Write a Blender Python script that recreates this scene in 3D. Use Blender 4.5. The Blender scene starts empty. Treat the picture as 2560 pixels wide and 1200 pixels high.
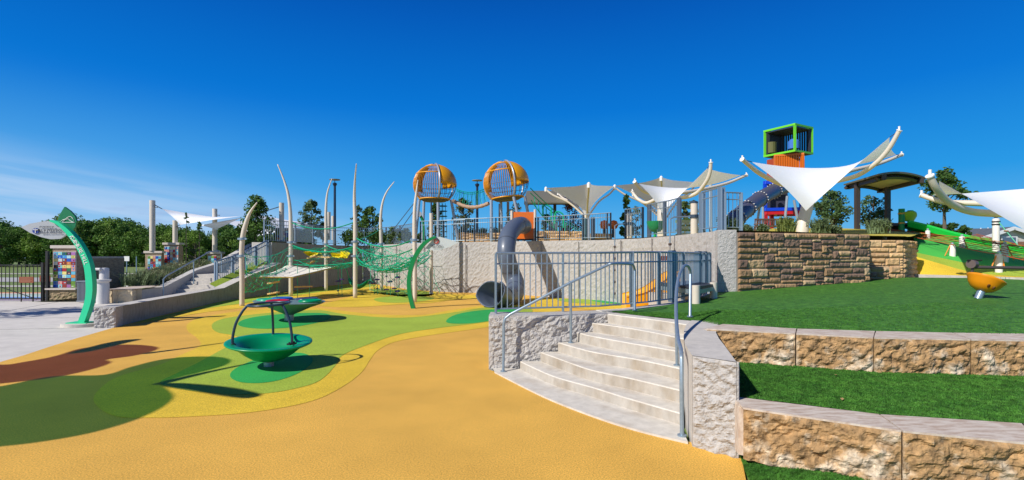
import bpy, bmesh, math, random
from mathutils import Vector, Matrix, noise as mn
S = bpy.context.scene
COL = S.collection
F, HY, EYE = 1280.0, 640.0, 1.75      # photo scale used to turn measured sizes into metres
# ---------------------------------------------------------------- camera, sky, sun, exposure
cd = bpy.data.cameras.new("camera"); cam = bpy.data.objects.new("camera", cd); COL.objects.link(cam)
cam.location = (0, 0, EYE); cam.rotation_euler = (math.radians(90), 0, 0)
cd.sensor_width = 36; cd.lens = 18; cd.shift_y = 40/2560; cd.clip_end = 2000; cd.clip_start = .05
S.camera = cam
SUN_EL = math.radians(40)
SH = Vector((.79, .61)).normalized()              # the way shadows run on the ground
sd = bpy.data.lights.new("sun", 'SUN'); sun = bpy.data.objects.new("sun", sd); COL.objects.link(sun)
sd.energy = 5.0; sd.angle = math.radians(.5); sd.color = (1, .955, .88)
ldir = Vector((SH.x*math.cos(SUN_EL), SH.y*math.cos(SUN_EL), -math.sin(SUN_EL)))
sun.rotation_euler = ldir.to_track_quat('-Z', 'Y').to_euler()
W = bpy.data.worlds.new("World"); S.world = W; W.use_nodes = True
nt = W.node_tree; nt.nodes.clear()
def wn(t, **k):
    n = nt.nodes.new(t)
    for a, b in k.items(): setattr(n, a, b)
    return n
L = nt.links.new
sky = wn('ShaderNodeTexSky', sky_type='NISHITA', sun_disc=False, sun_elevation=SUN_EL,
         sun_rotation=math.atan2(-SH.x, -SH.y), altitude=300, air_density=1.0, dust_density=.25, ozone_density=2.2)
hs = wn('ShaderNodeHueSaturation'); hs.inputs['Hue'].default_value = .503; hs.inputs['Saturation'].default_value = 1.28; hs.inputs['Value'].default_value = 1.0
L(sky.outputs[0], hs.inputs['Color'])
tc = wn('ShaderNodeTexCoord'); sep = wn('ShaderNodeSeparateXYZ'); L(tc.outputs['Generated'], sep.inputs[0])
def M(op, a, b=None, c=None):
    n = wn('ShaderNodeMath', operation=op)
    for i, v in enumerate((a, b, c)):
        if v is None: continue
        if isinstance(v, (int, float)): n.inputs[i].default_value = v
        else: L(v, n.inputs[i])
    return n.outputs[0]
def MR(v, a, b, c=0, d=1, s=True):
    n = wn('ShaderNodeMapRange', interpolation_type='SMOOTHSTEP' if s else 'LINEAR'); L(v, n.inputs[0])
    for i, x in enumerate((a, b, c, d)): n.inputs[i+1].default_value = x
    return n.outputs[0]
az = M('ARCTAN2', sep.outputs[0], sep.outputs[1])      # 0 straight ahead, negative to the left
el = M('ARCSINE', sep.outputs[2])
# thin high haze band low in the left of the sky
cmb = wn('ShaderNodeCombineXYZ'); L(M('MULTIPLY', az, 2.2), cmb.inputs[0]); L(M('MULTIPLY', M('ADD', el, M('MULTIPLY', az, .13)), 26), cmb.inputs[1])
nz = wn('ShaderNodeTexNoise'); nz.inputs['Scale'].default_value = 1.6; nz.inputs['Detail'].default_value = 4; nz.inputs['Roughness'].default_value = .5; L(cmb.outputs[0], nz.inputs['Vector'])
edge = M('ADD', M('ADD', el, M('MULTIPLY', az, .14)), M('MULTIPLY', M('SUBTRACT', nz.outputs[0], .5), .06))
low = MR(edge, -.03, .075, 1, 0)
lft = MR(az, -.60, -.05, 1, 0)
haze = M('MULTIPLY', M('MULTIPLY', low, lft), MR(nz.outputs[0], .36, .6, .35, .95))
soft = M('MULTIPLY', MR(el, 0, .3, 1, 0), MR(az, -.95, .15, .42, 0))
# small puffs near the horizon
cm2 = wn('ShaderNodeCombineXYZ'); L(M('MULTIPLY', az, 11), cm2.inputs[0]); L(M('MULTIPLY', el, 38), cm2.inputs[1]); cm2.inputs[2].default_value = 3.7
n2 = wn('ShaderNodeTexNoise'); n2.inputs['Scale'].default_value = 1.0; n2.inputs['Detail'].default_value = 5; L(cm2.outputs[0], n2.inputs['Vector'])
puff = M('MULTIPLY', M('MULTIPLY', MR(n2.outputs[0], .5, .66), MR(el, .045, .115, 1, 0)), MR(az, -.62, -.28, 1, 0))
SKYK = .115
def wc(r, g, b): return (r/SKYK, g/SKYK, b/SKYK, 1)
def mixc(f, a, b):
    n = wn('ShaderNodeMix', data_type='RGBA')
    if isinstance(f, float): n.inputs[0].default_value = f
    else: L(f, n.inputs[0])
    for k, v in (('A', a), ('B', b)):
        s = [i for i in n.inputs if i.name == k and i.type == 'RGBA'][0]
        if isinstance(v, tuple): s.default_value = v
        else: L(v, s)
    return [o for o in n.outputs if o.type == 'RGBA'][0]
cr = wn('ShaderNodeValToRGB'); L(MR(el, 0, .6, 0, 1, False), cr.inputs[0]); E_ = cr.color_ramp.elements
for pos, c in ((0, (.17, .48, .80)), (.10, (.085, .42, .82)), (.22, (.014, .315, .79)), (.45, (0, .185, .68)), (.72, (0, .105, .50)), (.9, (0, .06, .34)), (1, (0, .03, .18))):
    e = E_.new(pos) if 0 < pos < 1 else E_[0 if pos == 0 else -1]; e.color = (*c, 1)
vm = wn('ShaderNodeVectorMath', operation='SCALE'); L(cr.outputs[0], vm.inputs[0]); vm.inputs[3].default_value = 1/SKYK
c0 = mixc(.97, hs.outputs[0], vm.outputs[0])
c1 = mixc(soft, c0, wc(.30, .62, .92))
c2 = mixc(haze, c1, wc(.44, .63, .89))
c3 = mixc(M('MULTIPLY', puff, .7), c2, wc(.33, .45, .72))
bg = wn('ShaderNodeBackground'); bg.inputs[1].default_value = SKYK; L(c3, bg.inputs[0])
wo = wn('ShaderNodeOutputWorld'); L(bg.outputs[0], wo.inputs[0])
S.view_settings.view_transform = 'Standard'; S.view_settings.look = 'None'; S.view_settings.exposure = 0; S.view_settings.gamma = 1
# ---------------------------------------------------------------- measuring
def P(px, py, z=0.0):                 # point of a horizontal level z seen at (px, py)
    d = (EYE-z)*F/(py-HY); return Vector(((px-1280)/F*d, d, z))
def Q(px, py, d):                     # point at distance d seen at (px, py)
    return Vector(((px-1280)/F*d, d, EYE-(py-HY)/F*d))
def lerp(a, b, t): return a+(b-a)*t
def spline(pts, n=6, closed=False):
    pts = [Vector(p) for p in pts]; out = []; N = len(pts)
    rng = N if closed else N-1
    for i in range(rng):
        if closed: p = [pts[(i+k-1) % N] for k in range(4)]
        else: p = [pts[max(0, min(N-1, i+k-1))] for k in range(4)]
        for j in range(n):
            t = j/n
            out.append(.5*((2*p[1])+(-p[0]+p[2])*t+(2*p[0]-5*p[1]+4*p[2]-p[3])*t*t+(-p[0]+3*p[1]-3*p[2]+p[3])*t**3))
    if not closed: out.append(pts[-1])
    return out
# ---------------------------------------------------------------- materials
MATS = {}
def mat(name, col, rough=.6, metal=0, var=0.0, vs=6.0, bump=0.0, bs=60.0, col2=None, thr=(.4, .6), trans=0, coat=0, attr=False, spec=None, stretch=None):
    if name in MATS: return MATS[name]
    m = bpy.data.materials.new(name); m.use_nodes = True; t = m.node_tree; N = t.nodes; l = t.links.new
    b = N['Principled BSDF']; b.inputs['Roughness'].default_value = rough; b.inputs['Metallic'].default_value = metal
    if spec is not None: b.inputs['Specular IOR Level'].default_value = spec
    if coat: b.inputs['Coat Weight'].default_value = coat; b.inputs['Coat Roughness'].default_value = .15
    c = (*col, 1); b.inputs['Base Color'].default_value = c
    tcn = N.new('ShaderNodeTexCoord'); vec = tcn.outputs['Object']
    if stretch:
        mp = N.new('ShaderNodeMapping'); mp.inputs['Scale'].default_value = stretch; l(vec, mp.inputs[0]); vec = mp.outputs[0]
    src = None
    if attr:
        a = N.new('ShaderNodeAttribute'); a.attribute_name = 'tint'; src = a.outputs['Color']
    if col2:
        n = N.new('ShaderNodeTexNoise'); n.inputs['Scale'].default_value = vs; n.inputs['Detail'].default_value = 5; n.inputs['Roughness'].default_value = .6; l(vec, n.inputs['Vector'])
        mr = N.new('ShaderNodeMapRange'); mr.inputs[1].default_value = thr[0]; mr.inputs[2].default_value = thr[1]; l(n.outputs[0], mr.inputs[0])
        mx = N.new('ShaderNodeMix'); mx.data_type = 'RGBA'; l(mr.outputs[0], mx.inputs[0]); mx.inputs[6].default_value = c; mx.inputs[7].default_value = (*col2, 1)
        if src: l(src, mx.inputs[6])
        src = mx.outputs[2]
    if var:
        n = N.new('ShaderNodeTexNoise'); n.inputs['Scale'].default_value = bs if not col2 and False else (vs*2.7 if col2 else vs); n.inputs['Detail'].default_value = 4; n.inputs['Roughness'].default_value = .65; l(vec, n.inputs['Vector'])
        mr = N.new('ShaderNodeMapRange'); mr.inputs[1].default_value = .3; mr.inputs[2].default_value = .7; mr.inputs[3].default_value = 1-var; mr.inputs[4].default_value = 1+var; l(n.outputs[0], mr.inputs[0])
        mx = N.new('ShaderNodeMix'); mx.data_type = 'RGBA'; mx.blend_type = 'MULTIPLY'; mx.inputs[0].default_value = 1
        if src: l(src, mx.inputs[6])
        else: mx.inputs[6].default_value = c
        l(mr.outputs[0], mx.inputs[7]); src = mx.outputs[2]
    if src: l(src, b.inputs['Base Color'])
    if bump:
        n = N.new('ShaderNodeTexNoise'); n.inputs['Scale'].default_value = bs; n.inputs['Detail'].default_value = 4; l(vec, n.inputs['Vector'])
        bp = N.new('ShaderNodeBump'); bp.inputs['Strength'].default_value = min(1, bump); bp.inputs['Distance'].default_value = .6/bs; l(n.outputs[0], bp.inputs['Height']); l(bp.outputs[0], b.inputs['Normal'])
    if trans:
        tr = N.new('ShaderNodeBsdfTranslucent'); ms = N.new('ShaderNodeMixShader'); ms.inputs[0].default_value = trans
        if src: l(src, tr.inputs[0])
        else: tr.inputs[0].default_value = c
        l(b.outputs[0], ms.inputs[1]); l(tr.outputs[0], ms.inputs[2]); l(ms.outputs[0], N['Material Output'].inputs[0])
    MATS[name] = m; return m
def rubber(name, col):
    """poured rubber: granules of slightly different shade, soft large-scale wear"""
    if name in MATS: return MATS[name]
    m = mat(name, col, .85, 0, .42, 75, .7, 150, spec=.25); t = m.node_tree; N = t.nodes; l = t.links.new
    b = N['Principled BSDF']; src = b.inputs['Base Color'].links[0].from_socket
    tcn = [n for n in N if n.type == 'TEX_COORD'][0]
    n = N.new('ShaderNodeTexNoise'); n.inputs['Scale'].default_value = .7; n.inputs['Detail'].default_value = 6; n.inputs['Roughness'].default_value = .62; l(tcn.outputs['Object'], n.inputs['Vector'])
    mr = N.new('ShaderNodeMapRange'); mr.inputs[1].default_value = .3; mr.inputs[2].default_value = .72; mr.inputs[3].default_value = .85; mr.inputs[4].default_value = 1.1; l(n.outputs[0], mr.inputs[0])
    mx = N.new('ShaderNodeMix'); mx.data_type = 'RGBA'; mx.blend_type = 'MULTIPLY'; mx.inputs[0].default_value = 1; l(src, mx.inputs[6]); l(mr.outputs[0], mx.inputs[7])
    l(mx.outputs[2], b.inputs['Base Color']); return m
ORANGE = rubber('rubber_orange', (.73, .415, .075)); YELLOW = rubber('rubber_yellow', (.73, .50, .042))
LIME = rubber('rubber_lime', (.35, .46, .05)); GREEN = rubber('rubber_green', (.03, .38, .085))
CONC = mat('concrete', (.56, .52, .465), .85, 0, .1, 5, .25, 120, col2=(.47, .44, .40), thr=(.45, .75))
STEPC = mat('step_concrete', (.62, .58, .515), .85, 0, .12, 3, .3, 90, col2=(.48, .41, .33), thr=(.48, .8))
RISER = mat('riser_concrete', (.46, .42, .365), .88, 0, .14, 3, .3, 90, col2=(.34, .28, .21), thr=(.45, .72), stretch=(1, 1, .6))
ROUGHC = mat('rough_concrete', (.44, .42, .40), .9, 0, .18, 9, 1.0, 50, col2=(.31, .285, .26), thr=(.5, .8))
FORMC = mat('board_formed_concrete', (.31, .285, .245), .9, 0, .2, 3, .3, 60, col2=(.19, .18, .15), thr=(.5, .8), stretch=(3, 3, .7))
LEDGE_TOP = mat('sawn_stone', (.62, .54, .455), .8, 0, .06, 8, .2, 90, col2=(.45, .34, .26), thr=(.42, .62), stretch=(.8, 2.6, 1))
LIMEST = mat('split_limestone', (.37, .225, .10), .9, 0, .55, 4.6, .9, 50, col2=(.60, .50, .37), thr=(.50, .66))
BUILDST = mat('building_stone', (.5, .35, .2), .9, 0, .2, 9, .7, 45, attr=True)
MORTAR = mat('mortar', (.30, .25, .20), .9)
TURF = mat('artificial_turf', (.040, .145, .015), .7, 0, .6, 7.0, .9, 60, col2=(.075, .215, .026), thr=(.40, .66), spec=.3)
LAWN = mat('lawn_grass', (.13, .20, .045), .9, 0, .3, 2.2, .5, 30, col2=(.24, .27, .085), thr=(.45, .7))
GALV = mat('galvanised_steel', (.30, .385, .46), .38, .55, .1, 25)
DKSTEEL = mat('dark_blue_steel', (.05, .075, .11), .45, .3)
CREAM = mat('cream_powder_coat', (.66, .58, .48), .45, 0, .03, 4)
WHITE = mat('white_paint', (.82, .80, .76), .5)
ROPE = mat('green_rope', (.0, .40, .20), .5)
RROPE = mat('red_rope', (.42, .085, .02), .6)
NAVY = mat('dark_blue_plastic', (.02, .045, .075), .35)
BLACK = mat('black_metal', (.015, .014, .014), .5)
PURP = mat('purple_plastic', (.10, .055, .26), .5)
PLANK = mat('timber_plank', (.60, .40, .16), .7, 0, .1, 20)
FABRIC = mat('white_shade_cloth', (.90, .92, .97), .8, 0, .015, 3, trans=.2)
MEMB = mat('cream_membrane', (.86, .79, .68), .75, 0, .04, 3)
# ---------------------------------------------------------------- mesh collector
class MB:
    def __init__(s): s.v = []; s.f = []; s.c = []; s.tint = None
    def add(s, vs, fs, tint=None):
        o = len(s.v); s.v += [tuple(v) for v in vs]; s.f += [tuple(o+i for i in f) for f in fs]
        s.c += [tint]*len(fs); return s
    def box(s, c, size, rz=0, tint=None, top=1.0, rot=None):
        x, y, z = [k/2 for k in size]; R = rot if rot is not None else Matrix.Rotation(rz, 3, 'Z'); c = Vector(c)
        vs = [c+R @ Vector((a*x*(top if k > 0 else 1), b*y*(top if k > 0 else 1), k*z)) for k in (-1, 1) for a, b in ((-1, -1), (1, -1), (1, 1), (-1, 1))]
        return s.add(vs, [(3, 2, 1, 0), (4, 5, 6, 7), (0, 1, 5, 4), (1, 2, 6, 5), (2, 3, 7, 6), (3, 0, 4, 7)], tint)
    def bar(s, a, b, w, h=None, up=(0, 0, 1)):
        a, b = Vector(a), Vector(b); d = b-a; L_ = d.length
        if L_ < 1e-6: return s
        z = d/L_; u = Vector(up)
        if abs(z.dot(u)) > .98: u = Vector((1, 0, 0)) if abs(z.x) < .9 else Vector((0, 1, 0))
        x = z.cross(u).normalized(); y = z.cross(x).normalized(); h = h or w
        vs = [p+x*i*w/2+y*j*h/2 for p in (a, b) for i, j in ((-1, -1), (1, -1), (1, 1), (-1, 1))]
        return s.add(vs, [(0, 1, 2, 3), (7, 6, 5, 4), (4, 5, 1, 0), (5, 6, 2, 1), (6, 7, 3, 2), (7, 4, 0, 3)])
    def tube(s, pts, r, n=8, cap=True, closed=False, flat=1.0):
        pts = [Vector(p) for p in pts]; N = len(pts); rs = r if isinstance(r, (list, tuple)) else [r]*N
        vs = []; x = None
        for i, p in enumerate(pts):
            if closed: t = (pts[(i+1) % N]-pts[i-1])
            else: t = pts[min(N-1, i+1)]-pts[max(0, i-1)]
            if t.length < 1e-9: t = Vector((0, 0, 1))
            t.normalize()
            if x is None: x = t.cross(Vector((0, 0, 1)) if abs(t.z) < .95 else Vector((0, 1, 0))).normalized()
            else:
                x = x-t*x.dot(t)
                x = x.normalized() if x.length > 1e-6 else t.orthogonal().normalized()
            y = t.cross(x)
            for k in range(n):
                a = 2*math.pi*k/n; vs.append(p+(x*math.cos(a)+y*math.sin(a)*flat)*rs[i])
        fs = [(i*n+k, i*n+(k+1) % n, ((i+1) % N)*n+(k+1) % n, ((i+1) % N)*n+k) for i in range(N if closed else N-1) for k in range(n)]
        if cap and not closed: fs += [tuple(range(n-1, -1, -1)), tuple((N-1)*n+k for k in range(n))]
        return s.add(vs, fs)
    def cyl(s, a, b, r, r2=None, n=12): return s.tube([a, b], [r, r if r2 is None else r2], n)
    def lathe(s, c, prof, n=28, R=None):
        c = Vector(c); R = R or Matrix.Identity(3)
        vs = [c+R @ Vector((r*math.cos(2*math.pi*k/n), r*math.sin(2*math.pi*k/n), z)) for r, z in prof for k in range(n)]
        return s.add(vs, [(i*n+k, i*n+(k+1) % n, (i+1)*n+(k+1) % n, (i+1)*n+k) for i in range(len(prof)-1) for k in range(n)])
    def prism(s, poly, ext):                # closed 3-D outline pushed by vector ext
        n = len(poly); e = Vector(ext); poly = [Vector(p) for p in poly]
        return s.add(poly+[p+e for p in poly], [tuple(range(n-1, -1, -1)), tuple(range(n, 2*n))]+[(i, (i+1) % n, n+(i+1) % n, n+i) for i in range(n)])
    def grid(s, fn, nu, nv, tint=None):
        vs = [fn(i/nu, j/nv) for j in range(nv+1) for i in range(nu+1)]
        return s.add(vs, [(j*(nu+1)+i, j*(nu+1)+i+1, (j+1)*(nu+1)+i+1, (j+1)*(nu+1)+i) for j in range(nv) for i in range(nu)], tint)
def build(name, mb, m, parent=None, smooth=False, solid=0, bevel=0):
    off = parent.location if parent is not None and parent.parent is None else (parent['_o'] if parent is not None else None)
    me = bpy.data.meshes.new(name)
    vs = mb.v if off is None else [(v[0]-off[0], v[1]-off[1], v[2]-off[2]) for v in mb.v]
    me.from_pydata(vs, [], mb.f); me.materials.append(m)
    if any(c is not None for c in mb.c):
        at = me.color_attributes.new('tint', 'FLOAT_COLOR', 'CORNER'); k = 0
        for fc, c in zip(mb.f, mb.c):
            c = c or (.5, .5, .5)
            for _ in fc: at.data[k].color = (*c, 1); k += 1
    if smooth: me.shade_smooth()
    me.update(); o = bpy.data.objects.new(name, me); COL.objects.link(o)
    if smooth == 'auto':
        me.set_sharp_from_angle(angle=math.radians(40))
    if parent is not None: o.parent = parent; o['_o'] = tuple(off)
    if solid: md = o.modifiers.new('solid', 'SOLIDIFY'); md.thickness = solid; md.offset = 0
    if bevel: md = o.modifiers.new('bevel', 'BEVEL'); md.width = bevel; md.segments = 2; md.limit_method = 'ANGLE'
    return o
def tag(o, label, cat, group=None):
    o['label'] = label; o['category'] = cat
    if group: o['group'] = group
    return o
def thing(name, label, cat, loc, group=None):
    o = bpy.data.objects.new(name, None); COL.objects.link(o); o.location = loc; o.empty_display_size = .2
    return tag(o, label, cat, group)
def struct(name, mb, m, **k):
    o = build(name, mb, m, **k); o['kind'] = 'structure'; return o
def dup(root, loc, label, group=None):
    r = root.copy(); COL.objects.link(r); r.location = loc; r['label'] = label
    if group: r['group'] = group
    for ch in root.children:
        c = ch.copy(); COL.objects.link(c); c.parent = r
        for g in ch.children: d = g.copy(); COL.objects.link(d); d.parent = c
    return r
def text_into(mb, s, fn, size, ext=.004):
    """letters as solid shapes; fn maps (x, y, z) of the flat text to the place it stands"""
    cu = bpy.data.curves.new('t', 'FONT'); cu.body = s; cu.size = size; cu.extrude = ext; cu.resolution_u = 2; cu.align_x = 'CENTER'
    ob = bpy.data.objects.new('t', cu); COL.objects.link(ob); dg = bpy.context.evaluated_depsgraph_get()
    me = ob.evaluated_get(dg).to_mesh()
    mb.add([fn(*v.co) for v in me.vertices], [tuple(p.vertices) for p in me.polygons])
    ob.to_mesh_clear(); bpy.data.objects.remove(ob); bpy.data.curves.remove(cu)
def sheet(mb, outline, z=None):
    pts = [Vector(p) for p in outline]
    if z is not None: pts = [Vector((p.x, p.y, z)) for p in pts]
    from mathutils.geometry import tessellate_polygon
    mb.add(pts, [t if (pts[t[1]]-pts[t[0]]).cross(pts[t[2]]-pts[t[0]]).z > 0 else t[::-1] for t in tessellate_polygon([pts])])
def resample(path, step):
    out = [path[0]]
    for a, b in zip(path, path[1:]):
        n = max(1, round((Vector(b[:2])-Vector(a[:2])).length/step))
        out += [tuple(lerp(a[k], b[k], i/n) for k in range(len(a))) for i in range(1, n+1)]
    return out
def fbm(p, o=4): return mn.fractal(p, .9, 2.1, o)
def wall_band(mb, path, thick, step, amp, seed=0, scale=3.0, margin=.06, flip=1):
    """path: (x, y, z_bottom, z_top); right-hand face is rough with amplitude amp"""
    pt = resample(path, step); n = len(pt); H_ = max(p[3]-p[2] for p in pt); nv = max(2, round(H_/step))
    nor = []
    for i in range(n):
        a, b = pt[max(0, i-1)], pt[min(n-1, i+1)]; t = Vector((b[0]-a[0], b[1]-a[1])).normalized(); nor.append(Vector((t.y, -t.x, 0))*flip)
    vs = []
    for i, p in enumerate(pt):
        for j in range(nv+1):
            z = lerp(p[2], p[3], j/nv); e = min(1, (p[3]-z)/margin) if margin else 1
            e *= min(1, min(i, n-1-i)*step/margin+.0) if margin else 1
            q = Vector((p[0], p[1], z)); h = 0
            if amp:
                w = Vector((q.x*scale+seed, q.y*scale, q.z*scale*1.15))
                h = amp*(abs(mn.noise(w))*1.5+mn.noise(w*2.7)*.6+mn.noise(w*6.3)*.3)*e
            vs.append(q+nor[i]*h)
    fs = [(i*(nv+1)+j, (i+1)*(nv+1)+j, (i+1)*(nv+1)+j+1, i*(nv+1)+j+1) for i in range(n-1) for j in range(nv)]
    if flip < 0: fs = [f[::-1] for f in fs]
    o = len(vs)
    for i, p in enumerate(pt):
        bk = -nor[i]*thick; vs += [Vector((p[0], p[1], p[3]))+bk, Vector((p[0], p[1], p[2]))+bk]
    for i in range(n-1):
        a, b = i*(nv+1)+nv, (i+1)*(nv+1)+nv; c, d = o+2*(i+1), o+2*i
        fs.append((a, b, c, d) if flip > 0 else (d, c, b, a)); fs.append((c, c+1, d+1, d) if flip > 0 else (d, d+1, c+1, c))
    for i in (0, n-1):
        ring = [i*(nv+1)+j for j in range(nv+1)]+[o+2*i, o+2*i+1]
        fs.append(tuple(ring) if (i == n-1) else tuple(ring[::-1]))
    mb.add(vs, fs)
# ================================================================ SETTING
def sm(x, a, b): t = max(0, min(1, (x-a)/(b-a))); return t*t*(3-2*t)
WALLB = [P(x, y) for x, y in ((290, 817), (400, 789), (480, 770), (560, 752), (630, 742), (703, 733))]
WALLC = [(-11.2, 26.5), (-11.0, 29.5), (-10.2, 32.3), (-8.6, 32.2), (-7.2, 29.8), (-5.5, 27), (-3.3, 24.9), (-1.03, 24.1), (.6, 22.9), (1.95, 21.5), (3.44, 20.2), (4.4, 18), (4.86, 15.6), (5.0, 12.6)]
CURB = [(-.36, 8.05), (1.45, 8.4), (1.9, 8.62), (2.75, 9.4), (3.45, 10.15), (4.35, 11.4), (4.9, 12.5)]
# lawn reaching the horizon
g = MB(); g.grid(lambda u, v: Vector((lerp(-400, 400, u), lerp(-40, 700, v), -.03)), 8, 8); struct('lawn', g, LAWN)
# orange rubber floor
o = [tuple(P(288, 818))[:2]]+[tuple(p)[:2] for p in WALLB[1:]]+WALLC+[(4.9, 12.5)]+CURB[::-1][1:]+[(-.36, 7.9)]
o += [tuple(P(x, y))[:2] for x, y in ((1240, 930), (1356, 990), (1480, 1039), (1593, 1075), (1718, 1104), (1735, 1106), (1850, 1138), (1858, 1165), (1865, 1200))]+[(1.74, 3.4), (1.8, 2.4), (2.6, 0), (3, -7), (-16, -7), (-13, 5.5)]
o += [tuple(P(x, y))[:2] for x, y in ((0, 905), (60, 888), (120, 868), (190, 846))]
g = MB(); sheet(g, [(x, y, 0) for x, y in o]); struct('rubber_floor', g, ORANGE)
# coloured rubber islands, each sheet a few millimetres above the last
def blob(px, z, m, n=6, extra=None):
    g = MB(); pts = spline([P(x, y, 0) for x, y in px], n, True); sheet(g, [(p.x, p.y, z) for p in pts]); struct('rubber_marking', g, m)
def blobw(pts, z, m, sp=True):
    g = MB(); q = spline([Vector((x, y, 0)) for x, y in pts], 5, True) if sp else [Vector((x, y, 0)) for x, y in pts]; sheet(g, [(p.x, p.y, z) for p in q]); struct('rubber_marking', g, m)
blob([(235, 1005), (250, 972), (300, 940), (400, 912), (452, 888), (500, 864), (492, 845), (470, 828), (468, 812), (490, 798), (530, 789), (600, 778), (690, 771), (780, 769), (880, 780), (960, 787), (1060, 787), (1120, 777), (1215, 764), (1330, 760), (1420, 768), (1300, 800), (1225, 817), (1150, 828), (1060, 841), (985, 856), (945, 876), (925, 900), (905, 930), (860, 965), (780, 1003), (640, 1030), (500, 1041), (380, 1045), (285, 1040)], .004, YELLOW)
blob([(400, 958), (440, 935), (500, 905), (560, 872), (592, 856), (597, 845), (580, 838), (545, 832), (530, 820), (536, 806), (570, 795), (640, 786), (720, 779), (800, 776), (862, 786), (960, 794), (1040, 793), (1130, 782), (1221, 768), (1300, 766), (1330, 780), (1225, 804), (1100, 820), (1000, 836), (910, 866), (855, 890), (838, 915), (800, 952), (740, 972), (660, 985), (560, 986), (450, 974)], .008, LIME)
blob([(575, 942), (590, 922), (640, 900), (700, 886), (755, 884), (782, 900), (762, 925), (712, 948), (655, 959), (600, 957)], .012, GREEN)
blob([(595, 811), (612, 799), (660, 790), (735, 784), (810, 784), (828, 794), (800, 806), (730, 819), (660, 823), (612, 819)], .012, GREEN)
blob([(1115, 804), (1135, 789), (1180, 779), (1240, 774), (1300, 776), (1240, 798), (1190, 808), (1135, 810)], .012, GREEN)
# lime and yellow bands along the foot of the far walls
blob([(340, 806), (420, 787), (520, 764), (640, 742), (704, 734), (760, 724), (812, 716), (905, 709), (985, 720), (1060, 728), (1092, 732), (1060, 742), (1000, 741), (930, 733), (880, 735), (820, 738), (760, 748), (690, 757), (606, 770), (520, 780), (430, 795), (380, 804)], .006, YELLOW)
blob([(560, 753.5), (620, 745), (703, 735), (760, 724.5), (812, 716.5), (900, 710), (940, 714), (890, 722), (820, 728), (760, 736), (690, 746), (606, 759), (520, 771), (430, 788), (370, 801), (345, 805), (420, 788), (500, 768)], .010, LIME)
blob([(905, 735), (960, 730), (1060, 733), (1160, 737), (1225, 738), (1225, 745), (1150, 748), (1080, 757), (1030, 760), (960, 764), (890, 768), (800, 765), (840, 752), (880, 742)], .006, YELLOW)
blob([(935, 748), (970, 742), (1040, 741), (1085, 745), (1065, 752), (1010, 757), (955, 756)], .010, LIME)
blob([(935, 722), (985, 724), (1060, 729), (1085, 733), (1050, 737), (985, 736), (935, 730)], .0105, LIME)
blob([(1330, 745), (1396, 746), (1500, 750), (1600, 757), (1640, 760), (1620, 775), (1500, 776), (1400, 765), (1340, 757)], .006, YELLOW)
blob([(1390, 748), (1440, 747.5), (1520, 752), (1600, 758), (1590, 766), (1500, 762), (1420, 756)], .010, LIME)
blob([(1480, 751.5), (1530, 752.5), (1570, 755.5), (1560, 760), (1510, 758)], .014, GREEN)
# concrete plaza on the left
g = MB(); e = [tuple(P(x, y))[:2] for x, y in ((288, 818), (190, 846), (120, 868), (60, 888), (0, 905))]+[(-13, 5.5), (-16, -7), (-60, -7), (-60, 20.3), (-17, 20.3), (-15.2, 20.6), (-15.2, 24), (-12.3, 24)]+[(p.x-.25, p.y) for p in WALLB[::-1]][:-1]
sheet(g, [(x, y, -.002) for x, y in e]); struct('concrete_plaza', g, mat('plaza_concrete', (.62, .58, .53), .85, 0, .08, 1.2, .15, 120, col2=(.52, .485, .44), thr=(.5, .8)))
g = MB()
for a, b in (((-24, 11.5), (-10.4, 15.2)), ((-24, 15.6), (-12, 17.6)), ((-30, 8.7), (-9.9, 12.6)), ((-17.5, 20), (-12.5, 7)), ((-22, 20), (-19, 4))): g.bar((*a, -.0005), (*b, -.0005), .018, .006)
struct('paving_joint', g, mat('joint', (.25, .24, .23), .9))
# painted stripes of the splash plaza beyond the gate
for i, (c, y0, y1) in enumerate((((.62, .60, .57), 20.3, 21.4), ((.35, .12, .32), 20.3, 20.65), ((.16, .28, .58), 21.4, 22), ((.50, .62, .62), 22, 22.8), ((.25, .50, .40), 22.8, 23.2), ((.62, .60, .55), 23.2, 23.9), ((.70, .30, .17), 23.9, 24.5))):
    g = MB(); g.grid(lambda u, v: Vector((lerp(-60, -17.8, u), lerp(y0, y1, v), -.018+.004*(i+1))), 1, 1); struct('painted_paving', g, mat('stripe%d' % i, c, .8, 0, .05, 3))
# street with its far pavement across the lawn
g = MB(); g.grid(lambda u, v: Vector((lerp(-160, 6, u), lerp(35, 42, v), -.012)), 1, 1); struct('road', g, mat('road', (.42, .41, .39), .9, 0, .1, .6))
for y0, y1 in ((29.2, 30.6), (50, 52)):
    g = MB(); g.grid(lambda u, v: Vector((lerp(-160, 6 if y0 > 40 else -14, u), lerp(y0, y1, v), -.008)), 1, 1); struct('pavement', g, CONC)
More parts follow.
